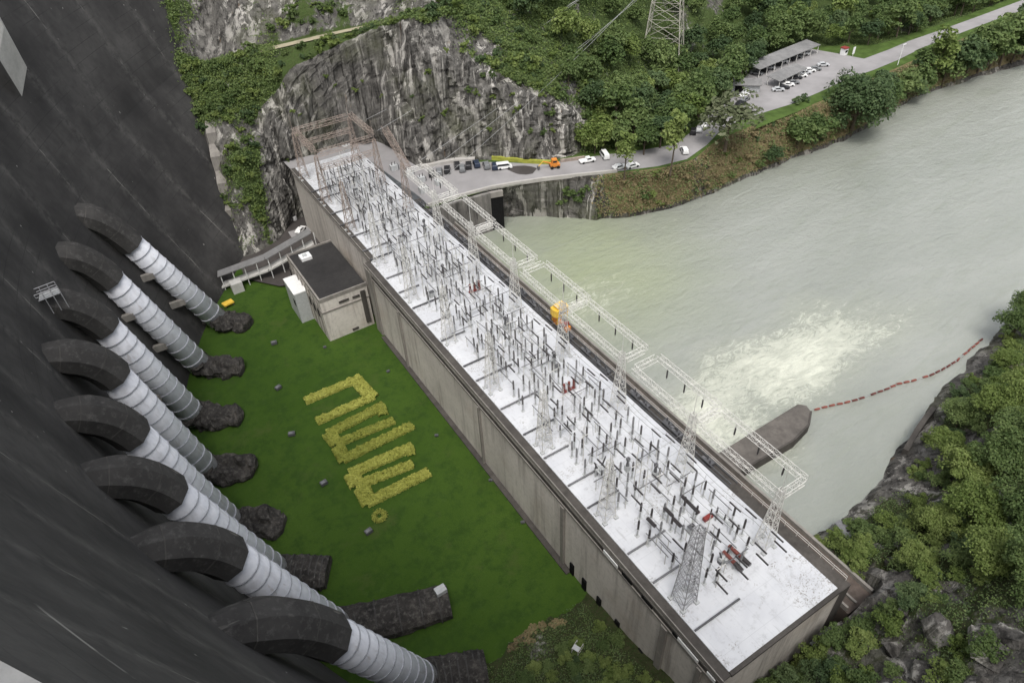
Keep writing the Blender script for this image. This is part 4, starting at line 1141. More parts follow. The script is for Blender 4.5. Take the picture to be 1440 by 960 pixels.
# yellow hoist and orange machine on the river side
yh = empty('yellow_hoist', tuple(at_z(787, 437, 2.0)), R(5), 'bright yellow hoist house behind the lattice on the river side of the roof', 'hoist')
z0 = yh.location.z
m = MB().prism([(-1.7,-1.2),(1.7,-1.2),(2.0,0),(1.7,1.2),(-1.7,1.2),(-2.0,0)], -0.6, 1.2); m.prism([(-1.2,-.8),(1.2,-.8),(1.2,.8),(-1.2,.8)], 1.2, 1.9); m.build('cab', M['yellow'], yh)
for sx in (-1.4, 1.4):
    for sy in (-.9, .9): MB().tube((sx, sy, -z0-8), (sx, sy, -.6), .12, 5).build('leg', M['yellow'], yh)
MB().box(-1.2,1.2,-1.25,-1.21,.1,.8).build('window', M['glass'], yh)
om = empty('orange_winch', tuple(at_z(789, 459, -1.4)), R(8), 'orange and red winch machine on the gallery below the yellow hoist', 'winch')
MB().box(-.8,.8,-2.4,.2,0,1.0).build('frame', M['orange'], om); MB().tube((-.8,-1.2,1.4),(.8,-1.2,1.4),.62,12).build('drum', M['red'], om)
MB().box(-.6,.6,.3,2.2,0,1.5).build('motor', M['orange'], om); MB().tube((0,1.2,1.5),(0,1.2,2.6),.12,6).build('lever', M['red'], om)
# ------------------------------------------------------------------ river: pier, boom, retaining wall
ZP = -11.6
pa_, pb_, pc_, pd_ = (np.array(at_z(x, y, ZP)[:2]) for x, y in ((1012,636),(1122,568),(1046,659),(1116,618)))
t1, t2, t3 = (np.array(at_z(x, y, ZP)[:2]) for x, y in ((1134,570),(1140,578),(1137,596)))
ext_ = lambda p, q: p+(q-p)*((77.62-p[0])/(q[0]-p[0]))
poly = [ext_(pd_, pc_), pd_, t3, t2, t1, pb_, ext_(pb_, pa_)]
pier = MB().prism([tuple(p) for p in poly], -30, ZP).build('dividing_pier', M['pier']); tag(pier, 'low brown concrete dividing pier running from the powerhouse out into the river', 'pier')
kl = [ext_(pd_, pc_), pd_, t3, t2]
km = MB()
for p, q in zip(kl[:-1], kl[1:]):
    d = (q-p)/np.linalg.norm(q-p); n_ = np.array([d[1], -d[0]])*.3; q = q-d*.03
    km.prism([tuple(p-n_*.3), tuple(p+n_), tuple(q+n_), tuple(q-n_*.3)], -13.8, ZP+.18)
km.build('kerb', M['darktrim'], pier)
bp = [(1143,577),(1165,571),(1185,567),(1205,562),(1225,555),(1247,547),(1262,540),(1285,535),(1310,527),(1330,517),(1347,506),(1362,493),(1374,483),(1384,474)]
BPW = [Vector(at_z(x, y, -13.85)) for x, y in bp]
L = [0]
for p, q in zip(BPW[:-1], BPW[1:]): L.append(L[-1]+(q-p).length)
def along(s):
    for k in range(len(L)-1):
        if s <= L[k+1]: return BPW[k].lerp(BPW[k+1], (s-L[k])/(L[k+1]-L[k])), (BPW[k+1]-BPW[k]).normalized()
    return BPW[-1], (BPW[-1]-BPW[-2]).normalized()
M['floatred'] = plain('faded_red_float', (0.22,0.07,0.055), 0.6, 0.3, 0.3); M['floatdark'] = plain('dark_red_float', (0.13,0.045,0.04), 0.6, 0.3, 0.3)
fm = MB().tube((-.62,0,.08),(.62,0,.08),.22,10); fm.tube((-.8,0,.08),(-.62,0,.08),.08,6); fm.tube((.62,0,.08),(.8,0,.08),.08,6); fm.box(-.45,.45,-.05,.05,.28,.42)
s_ = 1.0; k = 0
while s_ < L[-1]:
    p, d = along(s_)
    f = fm.build('boom_float', M['floatred'] if (k//5) % 2 == 0 else M['floatdark'], loc=p); f.rotation_euler = (0, 0, math.atan2(d.y, d.x)+rnd.uniform(-.12, .12))
    tag(f, 'red brown float in the long floating boom across the river', 'float', 'floats of the river boom')
    s_ += 1.85 if (k % 7) != 6 else 3.2; k += 1
m = MB()
for p, q in zip(BPW[:-1], BPW[1:]): m.tube(p+Vector((0,0,.1)), q+Vector((0,0,.1)), .06, 4)
tag(m.build('boom_cable', M['steeldark']), 'dark cable linking the red floats from the pier to the right bank', 'cable')
rw = [(1274,632),(1290,604),(1303,585),(1314,572)]
W = [at_z(x, y, -10.5) for x, y in rw]; m = MB()
for p, q in zip(W[:-1], W[1:]):
    d = (q-p)[:2]; d /= np.linalg.norm(d); n_ = np.array([-d[1], d[0]])*.5
    m.prism([tuple(p[:2]-n_), tuple(p[:2]+n_), tuple(q[:2]+n_-d*.01), tuple(q[:2]-n_-d*.01)], -20, lambda c: -10.5)
tag(m.build('retaining_wall', M['darktrim']), 'short dark retaining wall standing in the water beside the right bank', 'wall')
g0 = on_ground(1192, 748, ('south',))
hs_ = MB().add([(-2.0,-1.4,-2),(2.0,-1.4,-2),(1.4,2.4,-2),(-1.2,2.4,-2),(-2.0,-1.4,.9),(2.0,-1.4,.9),(.5,2.4,.5),(-.6,2.4,.5)], [(0,3,2,1),(4,5,6,7),(0,1,5,4),(1,2,6,5),(2,3,7,6),(3,0,4,7)]).build('concrete_chute', M['greyporc'], loc=g0)
tag(hs_, 'tapering blue grey concrete slab on the bank between green bushes and the river', 'slab')
MB().box(-.55,.55,-.25,.1,.6,.95).build('drain_grate', M['void'], hs_)

# river wall below the road
def wallpoly(px, z0, z1, th, off):
    Q = [at_z(x, y, ZR)[:2] for x, y in px]; m = MB()
    for p, q in zip(Q[:-1], Q[1:]):
        d = (q-p)/np.linalg.norm(q-p); n_ = np.array([d[1], -d[0]])
        m.prism([tuple(p+n_*off), tuple(p+n_*(off+th)), tuple(q+n_*(off+th)-d*.02), tuple(q+n_*off-d*.02)], z0, z1)
    return m
M['streakwall'] = concrete('lime_streaked_concrete', (0.10,0.095,0.088), (0.27,0.255,0.235), 0.9, 0.25, 0.9)
rwl = wallpoly([(600,292.5),(645,278.5),(686,267)], -20, -1.25, 1.2, .6).build('river_wall', M['streakwall']); tag(rwl, 'grey concrete wall under the road between powerhouse and the dark culvert', 'wall')
cu = wallpoly([(686,267),(705,263.5)], -20, -3.0, .5, .9).build('culvert_mouth', M['void']); tag(cu, 'tall dark culvert mouth between concrete wall and rock below the road', 'culvert')
cv = wallpoly([(686,267),(705,263.5)], -2.98, -1.27, 1.1, .62).build('lintel', M['trim'], cu)

# ------------------------------------------------------------------ hedge letters on the lawn
def lw(px, py): return at_z(px, py, LAWN_Z+0.6)
ZL = lambda x, y: (380+x/3.43, 480+y/3.43)
LET = [
 ('an angular arch open towards the dam', [((172,282),(432,172),48),((415,185),(492,268),62),((492,262),(228,380),46)]),
 ('joined zigzag bars with a hooked head', [((543,305),(282,440),50),((530,305),(545,350),44),((280,440),(322,490),60),((318,490),(590,378),42),((325,505),(362,570),58),((355,562),(680,402),48)]),
 ('three joined bars nearest the ring', [((680,505),(388,632),52),((672,505),(680,545),34),((390,635),(420,690),66),((418,690),(682,588),44),((440,705),(478,775),66),((470,772),(760,628),50)]),
]
def hedge_strokes(strokes, hgt, leaf, dens):
    C = []; N = []
    for a, b, wz in strokes:
        A_ = lw(*ZL(*a)); B_ = lw(*ZL(*b)); d = B_-A_; d[2] = 0; Ln = np.linalg.norm(d); d /= Ln; n_ = np.array([-d[1], d[0], 0])
        wd = wz/3.43*0.165
        n = int(dens*Ln*wd)
        u = nrg.uniform(-.02, 1.02, n); v = nrg.uniform(-.5, .5, n)
        base = A_+np.outer(u*Ln, d)+np.outer(v*wd, n_)
        hz = np.array([hgt*(0.82+0.5*noise.noise(Vector((p[0]*.9, p[1]*.9, 1)))) for p in base])
        side = (nrg.random(n) < .30)
        base[:, 2] = LAWN_Z+np.where(side, nrg.uniform(.05, 1, n)*hz, hz*nrg.uniform(.8, 1.05, n))
        v2 = np.where(side, np.sign(v)*.5*nrg.uniform(.9, 1.06, n), v)
        base[:, :2] += np.outer((v2-v)*wd, n_)[:, :2]
        C.append(base); N.append(np.where(side[:, None], np.outer(np.sign(v), n_)+[0, 0, .5], np.array([0, 0, 1.0])))
    return np.concatenate(C), np.concatenate(N)
for nm, st_ in LET:
    C, N = hedge_strokes(st_, 0.85, .42, 100)
    org = np.array([*C[:, :2].mean(0), LAWN_Z])
    o = bpy.data.objects.new('letter_hedge', quads_mesh('letter_hedge', leaf_cloud(C-org, N, .42, .8, .5), M['leaf_yellow'])); o.location = org; COL.objects.link(o)
    tag(o, 'yellow hedge letter on the lawn, '+nm, 'hedge', 'hedge letters on the lawn')
c0 = lw(*ZL(525, 838)); n = 1100; th = nrg.uniform(0, 6.283, n); rr_ = 1.15+nrg.normal(size=n)*.22
C = np.stack([rr_*np.cos(th), rr_*np.sin(th), nrg.uniform(.1, .75, n)], 1)
o = bpy.data.objects.new('letter_hedge', quads_mesh('letter_hedge', leaf_cloud(C, np.tile([0, 0, 1.0], (n, 1)), .36, .7), M['leaf_yellow'])); o.location = (c0[0], c0[1], LAWN_Z); COL.objects.link(o)
tag(o, 'small yellow ring shaped hedge on the lawn forming the full stop', 'hedge', 'hedge letters on the lawn')
FL = [((386,484),'pale, nearest the annex side of the lawn'),((392,547),'small, near the first hedge letter and anchor blocks'),((411,612),'beside the middle of the hedge letters'),((456,681),'dark, left of the last big letter'),((519,749),'just below the ring hedge'),
      ((457,489),'tiny, near the annex front corner'),((546,523),'tiny, beyond the arch letter towards the wall'),((614,613),'tiny, between the zigzag letter and the wall'),((690,676),'tiny, close to the wall foot'),((735,735),'tiny, nearest the wall doorways')]
for (px, py), wh in FL:
    small = wh.startswith('tiny')
    o = empty('floodlight', at_z(px, py, LAWN_Z), rnd.uniform(-.6, .6), 'dark floodlight box on the lawn, '+wh, 'floodlight', 'floodlights on the lawn')
    s_ = 0.55 if small else 1.0
    MB().box(-.75*s_,.75*s_,-.5*s_,.5*s_,.25*s_,.95*s_).build('housing', M['equipdark'], o)
    MB().box(-.55*s_,.25*s_,-.35*s_,.30*s_,.951*s_,1.02*s_).build('lens', M['greyporc'] if not small else M['equipdark'], o)
    for sx in (-.5, .5): MB().box((sx-.08)*s_,(sx+.08)*s_,-.3*s_,.3*s_,0,.25*s_).build('leg', M['equipdark'], o)

# ------------------------------------------------------------------ vehicles
PROF = {
 'suv': ([(-2.25,.35),(-2.3,.95),(-2.15,1.65),(-1.9,1.75),(.35,1.75),(1.05,1.1),(2.15,.95),(2.3,.6),(2.2,.35)], [(-2.12,1.12),(-2.0,1.6),(.28,1.6),(.85,1.12)]),
 'van': ([(-2.4,.35),(-2.45,1.1),(-2.35,1.95),(-2.1,2.05),(1.3,2.05),(1.95,1.25),(2.4,1.0),(2.45,.5),(2.35,.35)], [(-2.2,1.25),(-2.1,1.85),(1.2,1.85),(1.7,1.25)]),
 'car': ([(-2.15,.3),(-2.2,.85),(-1.6,.95),(-1.1,1.42),(.25,1.45),(1.0,.95),(2.1,.8),(2.2,.5),(2.1,.3)], [(-1.45,.97),(-1.0,1.34),(.2,1.36),(.85,.97)]),
 'pickup': ([(-2.6,.45),(-2.65,1.05),(-.55,1.08),(-.45,1.7),(.75,1.72),(1.3,1.12),(2.45,1.0),(2.55,.6),(2.45,.45)], [(-.4,1.15),(-.33,1.58),(.7,1.6),(1.1,1.15)]),
}
def ext(prof, w0, w1, z0, z1):
    m = MB(); n = len(prof); sc_ = lambda z: w0+(w1-w0)*max(0, (z-z0)/(z1-z0))
    v = [(x, -sc_(z), z) for x, z in prof]+[(x, sc_(z), z) for x, z in prof]
    m.add(v, [tuple(range(n)), tuple(range(n, 2*n))[::-1]]+[((i+1) % n, i, i+n, (i+1) % n+n) for i in range(n)]); return m
CARM = {}
for k, (bd, gl) in PROF.items():
    zt = max(z for x, z in bd)
    b = bpy.data.meshes.new('body'); mb_ = ext(bd, .93, .72, .9, zt); b.from_pydata(mb_.v, [], mb_.f)
    g = bpy.data.meshes.new('windows'); mg = ext(gl, .955, .79, .9, zt)
    xf = max(x for x, z in gl); zl = min(z for x, z in gl)
    mg.add([(xf+.16,-.68,zl+.05),(xf+.16,.68,zl+.05),(xf-.42,.60,zt-.14),(xf-.42,-.60,zt-.14)], [(0,1,2,3)])
    g.from_pydata(mg.v, [], mg.f); g.materials.append(M['glass'])
    bm = bmesh.new(); bm.from_mesh(b); bmesh.ops.recalc_face_normals(bm, faces=bm.faces); bmesh.ops.bevel(bm, geom=bm.edges[:], offset=.05, segments=1, affect='EDGES'); bm.to_mesh(b); bm.free()
    CARM[k] = (b, g)
wm = MB().tube((0,-.11,0),(0,.11,0),.36,10); wme = bpy.data.meshes.new('wheel'); wme.from_pydata(wm.v, [], wm.f); wme.materials.append(M['tyre'])
BODY = {}
def vehicle(kind, col, px, py, rz, label, group=None, z=ZR+.05, loc=None, cat=None):
    b, g = CARM[kind]
    if (kind, col) not in BODY:
        bb = b.copy(); bb.name = 'body'; bb.materials.clear(); bb.materials.append(M['car_'+col]); BODY[(kind, col)] = bb
    loc = at_z(px, py, z) if loc is None else loc
    o = empty({'suv': 'parked_suv', 'van': 'parked_van', 'car': 'parked_car', 'pickup': 'parked_pickup'}[kind], loc, rz, label, cat or {'suv': 'car', 'van': 'van', 'car': 'car', 'pickup': 'pickup'}[kind], group)
    for nm, me in (('body', BODY[(kind, col)]), ('windows', g)):
        c = bpy.data.objects.new(nm, me); COL.objects.link(c); c.parent = o
    xs = (1.35, -1.35) if kind != 'pickup' else (1.5, -1.6)
    for x in xs:
        for y in (-.86, .86):
            c = bpy.data.objects.new('wheel', wme); COL.objects.link(c); c.parent = o; c.location = (x, y, .36)
    return o
row = [(607,246,'black'),(618,244,'grey'),(629,241,'black'),(643,235,'black'),(650,239,'grey'),(659,235,'black'),(670,233,'navy'),(684,235,'grey'),(696,236,'navy')]
for i, (px, py, c) in enumerate(row):
    vehicle('suv', c, px, py, R(65)+rnd.uniform(-.15,.15), ('black' if c=='black' else 'dark blue' if c=='navy' else 'grey')+' SUV parked at the cliff foot, '+ORD[i]+' of the row from the powerhouse', 'SUVs parked under the cliff')
vehicle('van', 'white', 709, 237, R(-22), 'white van at the river end of the dark SUV row under the cliff', cat='van')
vehicle('pickup', 'white', 826, 228, R(-14), 'white pickup on the road just before the white box van')
vehicle('van', 'white', 850, 221, R(70), 'white van on the road beside the small roadside tree')
vehicle('car', 'white', 871, 237, R(-10), 'white car half hidden behind the small roadside tree, nearer the powerhouse')
vehicle('car', 'white', 889, 235, R(-8), 'white car just past the small roadside tree')
vehicle('suv', 'white', 962, 214, R(60), 'white SUV at the road edge under the slim pale tree')
vehicle('suv', 'black', 975, 187, R(40), 'black SUV on the bend of the road behind the slim pale tree')
vehicle('car', 'white', 990, 179, R(40), 'white car on the bend of the road beside the grey bushy tree')
vehicle('car', 'silver', 983, 184, R(40), 'silver car between the black SUV and white car on the bend')
for i, (px, py, c) in enumerate([(1094,128,'silver'),(1101,125,'black'),(1108,121,'white'),(1115,118,'grey')]):
    vehicle('car', c, px, py, R(-35), c+' car beside the short car park shelter, '+ORD[i]+' from its near end')
for i, (px, py, c) in enumerate([(1046,136,'white'),(1047,142,'grey'),(1041,147,'black'),(1050,131,'silver')]):
    vehicle('car', c, px, py, R(10), c+' car parked in front of the grey shed at the near car park end')
for i, (px, py, c) in enumerate([(1126,108,'white'),(1132,104,'silver'),(1138,101,'white'),(1146,99,'grey'),(1157,93,'silver'),(1119,111,'black')]):
    vehicle('car', c, px, py, R(-35), c+' car in the middle row of the car park, '+ORD[i]+' past the short shelter', 'cars in the middle of the car park')
for i, (px, py, c) in enumerate([(1064,105,'grey'),(1072,101,'black'),(1082,97,'silver'),(1091,92,'black'),(1100,88,'white'),(1110,85,'black'),(1120,81,'grey'),(1130,77,'white')]):
    vehicle('car', c, px, py, R(-60), c+' car under the long shelter, '+ORD[i]+' from its near end', 'cars under the long shelter')
vehicle('suv', 'white', 436, 306, R(75), 'white jeep in the dark yard between the far powerhouse wall and cliff', z=-20.7)
vehicle('car', 'white', 423, 325, R(40), 'white car on the short lane beside the annex', z=-20.6)
tk = empty('white_tank', at_z(414, 309, -20.75), 0, 'round white tank beside the white jeep in the dark yard', 'tank')
MB().lathe([(.9,0),(1.0,.1),(1.0,1.5),(.7,1.8),(.2,1.9)], n=14).build('shell', M['white'], tk); MB().box(-1,1,-.2,.2,1.5,1.52).build('strap', M['steel'], tk)
# orange loader
ld = empty('orange_loader', at_z(779, 236, ZR+.05), R(160), 'orange wheeled loader crane with its arm towards the parked vehicles', 'loader')
MB().box(-1.7,1.2,-.9,.9,.7,1.5).build('chassis', M['orange'], ld); MB().prism([(-.9,-.8),(.7,-.8),(.7,.8),(-.9,.8)],1.501,2.9).build('cab', M['orange'], ld)
MB().box(-.7,.5,-.83,.83,2.0,2.6).build('windows', M['glass'], ld)
MB().tube((.9,0,1.6),(3.4,0,2.6),.25,6,.16).build('boom', M['orange'], ld); MB().tube((3.4,0,2.6),(4.8,0,1.2),.16,6,.12).build('arm', M['yellow'], ld)
MB().box(4.5,5.2,-.5,.5,.5,1.2).build('bucket', M['equipdark'], ld)
for x in (-1.1, .8):
    for y in (-.95, .95): MB().tube((x,y-.18,.5),(x,y+.18,.5),.5,12).build('wheel', M['tyre'], ld)
for k, (x, y, w_) in enumerate([(73.5,172,1.2),(76,178,.9),(74.5,184,1.4),(79,173,.8),(72.5,190,1.1),(66,212,1.3)]):
    e = empty('transformer_box', (x, y, ZR), rnd.uniform(-.2,.2), 'grey transformer box on the paved corner beyond the far river side of the roof', 'transformer', 'transformer boxes at the far corner')
    MB().box(-w_,w_,-.9,.9,0,1.7).build('tank', M['equip'], e); MB().box(w_+.01,w_+.35,-.7,.7,.3,1.5).build('radiator', M['equipdark'], e)
    for dx in (-.5,.5): MB().tube((dx,0,1.7),(dx,0,2.7),.14,7,.08).build('bushing', M['porcelain'], e)
# shelters, shed, booth, signs
def carport(label, a, b, wdt, h, n):
    p = Vector(at_z(*a, ZR)); q = Vector(at_z(*b, ZR)); d = (q-p); Ln = d.length; rz = math.atan2(d.y, d.x)
    o = empty('car_shelter', p, rz, label, 'shelter'); hw = wdt/2
    MB().add([(0,-hw,h-.3),(Ln,-hw,h-.3),(Ln,hw,h+.25),(0,hw,h+.25),(0,-hw,h-.12),(Ln,-hw,h-.12),(Ln,hw,h+.43),(0,hw,h+.43)], [(0,3,2,1),(4,5,6,7),(0,1,5,4),(1,2,6,5),(2,3,7,6),(3,0,4,7)]).build('roof', M['carport'], o)
    for k in range(n):
        x = .6+(Ln-1.2)*k/(n-1)
        MB().tube((x,-hw+.4,0),(x,-hw+.4,h-.25),.12,6).build('post', M['steel'], o); MB().tube((x,hw-.4,0),(x,hw-.4,h+.15),.12,6).build('post', M['steel'], o)
    return o
carport('long grey open fronted car shelter along the back of the car park', (1056,108), (1141,73), 6.5, 3.6, 9)
carport('short grey car shelter standing in the middle of the car park', (1085,124), (1124,105), 5.5, 3.2, 5)
sh = empty('grey_shed', at_z(1046, 126, ZR), R(-40), 'small grey roofed shed at the near end of the car park against the trees', 'shed')
MB().box(-5,5,-2.6,2.2,0,2.9).build('wall', M['equip'], sh)
MB().add([(-5.4,-3.6,2.7),(5.4,-3.6,2.7),(5.4,0,4.1),(-5.4,0,4.1),(5.4,2.7,3.0),(-5.4,2.7,3.0),(-5.4,-3.6,2.91),(5.4,-3.6,2.91)], [(6,7,2,3),(3,2,4,5),(0,1,7,6),(1,4,2,7),(0,6,3,5),(0,5,4,1)]).build('roof', M['carport'], sh)
MB().box(-3.6,-.6,-2.64,-2.603,0,2.4).build('door', M['void'], sh)
gb = empty('guard_booth', at_z(1186, 77, ZR), 0, 'small white guard booth with red band near the tree line of the car park', 'booth')
MB().box(-1,1,-1,1,0,2.5).build('wall', M['white'], gb); MB().box(-1.25,1.25,-1.25,1.25,2.51,2.8).build('roof', M['red'], gb); MB().box(-.7,.7,-1.04,-1.003,1,1.9).build('window', M['glass'], gb)
sg = empty('sign_post', at_z(1199, 79, ZR), 0, 'pale upright sign panel beside the white guard booth', 'sign'); MB().box(-.6,.6,-.06,.06,.8,3.4).build('panel', M['white'], sg); MB().tube((0,0,0),(0,0,.8),.1,6).build('post', M['steel'], sg)
lp = empty('lamp_post', at_z(1262, 92, ZR), 0, 'slim white lamp post on the grass strip by the far road', 'lamp post'); MB().tube((0,0,0),(0,0,7.5),.14,6,.08).build('pole', M['white'], lp); MB().box(-.2,1.4,-.12,.12,7.4,7.6).build('lamp_head', M['white'], lp)

# ------------------------------------------------------------------ pylon and lines
pb = on_ground(931, 84, ('hill',))
M['pylon'] = plain('tan_grey_pylon_steel', (0.40,0.38,0.33), 0.6, 0.3, 0.15)
pyl = lattice(MB(), [(h, 7.0-.10*h) for h in (-3, 3, 9.5, 15.5, 21, 26, 30.5, 34.5, 38, 41)], .17, .085).build('pylon', M['pylon'], loc=pb); pyl.rotation_euler = (0, 0, R(40))
tag(pyl, 'tall pale lattice transmission pylon rising from the forest above the cliff', 'pylon')
pa = MB()
for z, l in ((38, 9), (46, 8)):
    for s_ in (-1, 1):
        pa.tube((s_*2.5,0,z),(s_*l,0,z+1.0),.15,4); pa.tube((s_*2.5,0,z+3),(s_*l,0,z+1.0),.12,4)
pa.build('cross_arm', M['pylon'], pyl); lattice(MB(), [(41,2.9),(46,2.3),(51,1.4),(55,.4)], .16, .08).build('peak', M['pylon'], pyl)
PT = Vector(pb)
for k, (px, py) in enumerate([(505,150),(515,168),(530,184),(592,225),(604,240),(622,252)]):
    p = Vector(at_z(px, py, 11 if k < 3 else 9)); e = PT+Vector((-5+2*k if k < 3 else k*1.6, -3+k*1.2, 39+(0 if k < 3 else -7)+(k % 3)*2.2)); m = MB(); pr = p
    for j in range(1, 25):
        t = j/24; q = p.lerp(e, t)-Vector((0, 0, 5.0*4*t*(1-t)*.5)); m.tube(pr, q, .055, 3, cap=False); pr = q
    tag(m.build('power_line', M['wire']), 'thin power line from far roof end to pylon, '+ORD[k]+' from the dam', 'power line', 'power lines to the pylon')

# ------------------------------------------------------------------ abutment steps beside the dam
stp = [((322,345),-18,5),((318,300),-8,5),((312,262),2,5),((303,225),12,5),((297,192),18,5)]
for i, ((px, py), z, _) in enumerate(stp):
    g0 = on_ground(px, py, ('hill',))
    m = MB().add([(-1.6,-2.2,-4),(1.6,-2.2,-4),(1.6,2.5,-3),(-1.6,2.5,-3),(-1.4,-1.9,3.0),(1.4,-1.9,3.0),(1.5,2.5,5.2),(-1.5,2.5,5.2)], [(0,3,2,1),(4,5,6,7),(0,1,5,4),(1,2,6,5),(2,3,7,6),(3,0,4,7)])
    o = m.build('abutment_block', M['trim'], loc=g0+Vector((.6,0,-1.2))); o.rotation_euler = (0, 0, R(-18))
    tag(o, 'weathered concrete step block among green shrubs beside the dam edge, '+ORD[i]+' from the bottom', 'concrete block', 'concrete step blocks up the abutment')

# ------------------------------------------------------------------ vegetation
def uvp(u, v):
    a = min(int(u*14), NG.shape[0]-2); fa = u*14-a
    b = int(np.searchsorted(NV, v))-1; b = max(0, min(b, len(NV)-2)); fb = (v-NV[b])/(NV[b+1]-NV[b])
    g = lambda A: (A[a, b]*(1-fa)*(1-fb)+A[a+1, b]*fa*(1-fb)+A[a, b+1]*(1-fa)*fb+A[a+1, b+1]*fa*fb)
    return g(NG), g(nn), g(NVEG)
gv = random.Random(21)
def in_view(p, mx=60):
    d = np.array(p)-CAM; z = d@fw
    if z < 1: return False
    x, y = 720+F_PX*(d@rt)/z, 480+F_PX*(d@dn)/z
    return -mx < x < 1440+mx and -mx < y < 960+mx
# forest behind the road and the car park
pts = []
tries = 0
while len(pts) < 235 and tries < 30000:
    tries += 1
    u = gv.uniform(7.4, 18.4); v = 1.0+gv.random()**1.35*4.4
    if u < 9.4 and v < 2.6 or u < 8.2 and v < 3.6: continue
    p, n, vg = uvp(u, v)
    if not in_view(p, 50): continue
    dmin = 5.4 if v < 3.0 else 7.0
    if any((p[0]-q[0])**2+(p[1]-q[1])**2 < dmin*dmin for q in pts): continue
    if math.hypot(p[0]-PT.x, p[1]-PT.y) < 5: continue
    pts.append(p)
for p in pts:
    s_ = gv.uniform(.75, 1.3)
    k = gv.choice((0, 0, 1, 1, 2, 2, 3))
    make_tree('far%d' % k, 'broadleaf_tree', (p[0], p[1], p[2]-.8), s_, 'green broadleaf tree in the dense wood on the slope behind the road and car park', group='trees of the hillside wood', sz=gv.uniform(.85, 1.2), trunk=p[1] < 178)
# shrubs on the scrubby slopes above the cliff and beside the dam
sp = []
tries = 0
while len(sp) < 290 and tries < 20000:
    tries += 1
    z = gv.random()
    if z < .44: u, v = gv.uniform(5.0, 9.7), gv.uniform(1.9, 3.0)
    elif z < .68: u, v = gv.uniform(4.6, 9.6), gv.uniform(3.0, 5.3)
    elif z < .86: u, v = gv.uniform(0.25, 2.3), gv.uniform(1.2, 3.6)
    else: u, v = gv.uniform(1.2, 4.6), gv.choice((gv.uniform(1.85, 2.9), gv.uniform(4.1, 5.0)))
    p, n, vg = uvp(u, v)
    if vg < .34 or not in_view(p, 20) or any((p[0]-q[0])**2+(p[1]-q[1])**2+(p[2]-q[2])**2 < 4.0 for q in sp): continue
    sp.append(p)
    big = gv.random() < .3
    make_bush('bush%d' % gv.choice((0, 0, 1, 1, 2)), 'cliff_shrub', (p[0], p[1], p[2]-.3), gv.uniform(1.1, 1.7) if big else gv.uniform(.7, 1.15), 'green shrub rooted on the rocky slope around the streaked cliff', group='shrubs on the cliff slopes', sz=gv.uniform(.9, 1.4))
for k in range(34):
    u, v = gv.uniform(2.6, 9.2), gv.uniform(1.35, 2.15)
    p, n, vg = uvp(u, v)
    make_bush('bush%d' % gv.choice((0, 1, 1)), 'ledge_shrub', (p[0]+n[0]*.3, p[1]-.3, p[2]-.2), gv.uniform(.45, .95), 'small green shrub clinging to a ledge of the streaked cliff face', group='shrubs clinging to the cliff face', sz=gv.uniform(1.0, 1.6))
# single trees along the road and the far shore
def tree_px(key, px, py, s, label, sz=1.0, base='bank', zoff=-.5, name='shore_tree'):
    p = on_ground(px, py, ('bank', 'hill')) if base == 'bank' else Vector(at_z(px, py, ZR))
    return make_tree(key, name, p+Vector((0, 0, zoff)), s, label, sz=sz)
tree_px('slim', 878, 247, 1.35, 'small green tree at the roadside in front of two white cars', 1.05, 'z', name='roadside_tree')
tree_px('slim', 943, 240, 1.6, 'slim pale green tree at the road edge before the bend', 1.2, 'z', name='roadside_tree')
tree_px('grey', 1020, 206, 2.25, 'broad grey green tree leaning over the road bend, sprinkled with pale leaves', .9, 'z', name='roadside_tree')
tree_px('round', 1196, 186, 1.05, 'largest dark round tree standing on the bank between car park and river', 1.1)
tree_px('wide', 1234, 160, 1.35, 'mid green tree right beside the largest dark round tree on the shore')
tree_px('wide', 1262, 146, 1.3, 'bushy green tree on the shore, second past the largest round tree')
tree_px('slim', 1308, 126, 2.3, 'light yellow green tall tree on the shore beside the far road', 1.05)
tree_px('far1', 1342, 116, 1.8, 'dark tree on the shore just past the light yellow green tall tree')
tree_px('far0', 1374, 102, 1.9, 'dark green tree on the far shore, third from the picture edge')
tree_px('far2', 1405, 94, 2.0, 'green tree on the far shore, second from the picture edge')
tree_px('far1', 1438, 82, 2.2, 'dark tree on the far shore at the very edge of the picture')
for k, (px, py, s_) in enumerate([(1222,172,1.2),(1247,152,1.5),(1275,140,1.5),(1290,133,1.7),(1325,122,1.8),(1330,100,1.6),(1357,108,1.9),(1365,84,1.7),(1390,98,1.9),(1395,72,1.8),(1422,88,2.0),(1425,60,1.9),(1450,72,2.0),(1272,120,1.2),(1240,130,1.2),(1300,104,1.5)]):
    t_ = tree_px(['far0','wide','far1','far2'][k % 4], px, py, s_*(.75 if k % 4 == 1 else .85), 'one of the close standing green trees that line the far river shore', gv.uniform(.8, 1.0), zoff=-1.5); t_['group'] = 'trees lining the far shore'
tree_px('wide', 1120, 208, 1.35, 'small bushy tree on the brown bank below the green grass verge', .9)
tree_px('far2', 1147, 203, 1.25, 'small green tree on the bank just before the largest dark round tree', .8)
tree_px('far1', 1085, 230, .8, 'low dark tree near the waterline of the brown bank', .8)
for k, (px, py, s_) in enumerate([(905,218,1.0),(928,208,1.1),(948,196,1.2),(965,184,1.2),(982,168,1.2),(1002,150,1.3),(1020,138,1.2),(836,217,.8),(866,212,1.0)]):
    t_ = tree_px('far%d' % (k % 4), px, py, s_, 'green tree of the row overhanging the back edge of the road below the wood', 1.0, 'z', name='roadside_tree'); t_['group'] = 'trees along the back edge of the road'
for k, (px, py) in enumerate([(1120,146),(1131,143)]):
    make_bush('bush2', 'clipped_bush', Vector(at_z(px, py, ZR)), 1.35, 'round dark bush on the green verge by the car park, '+('nearer the powerhouse' if k == 0 else 'nearer the largest round tree'))
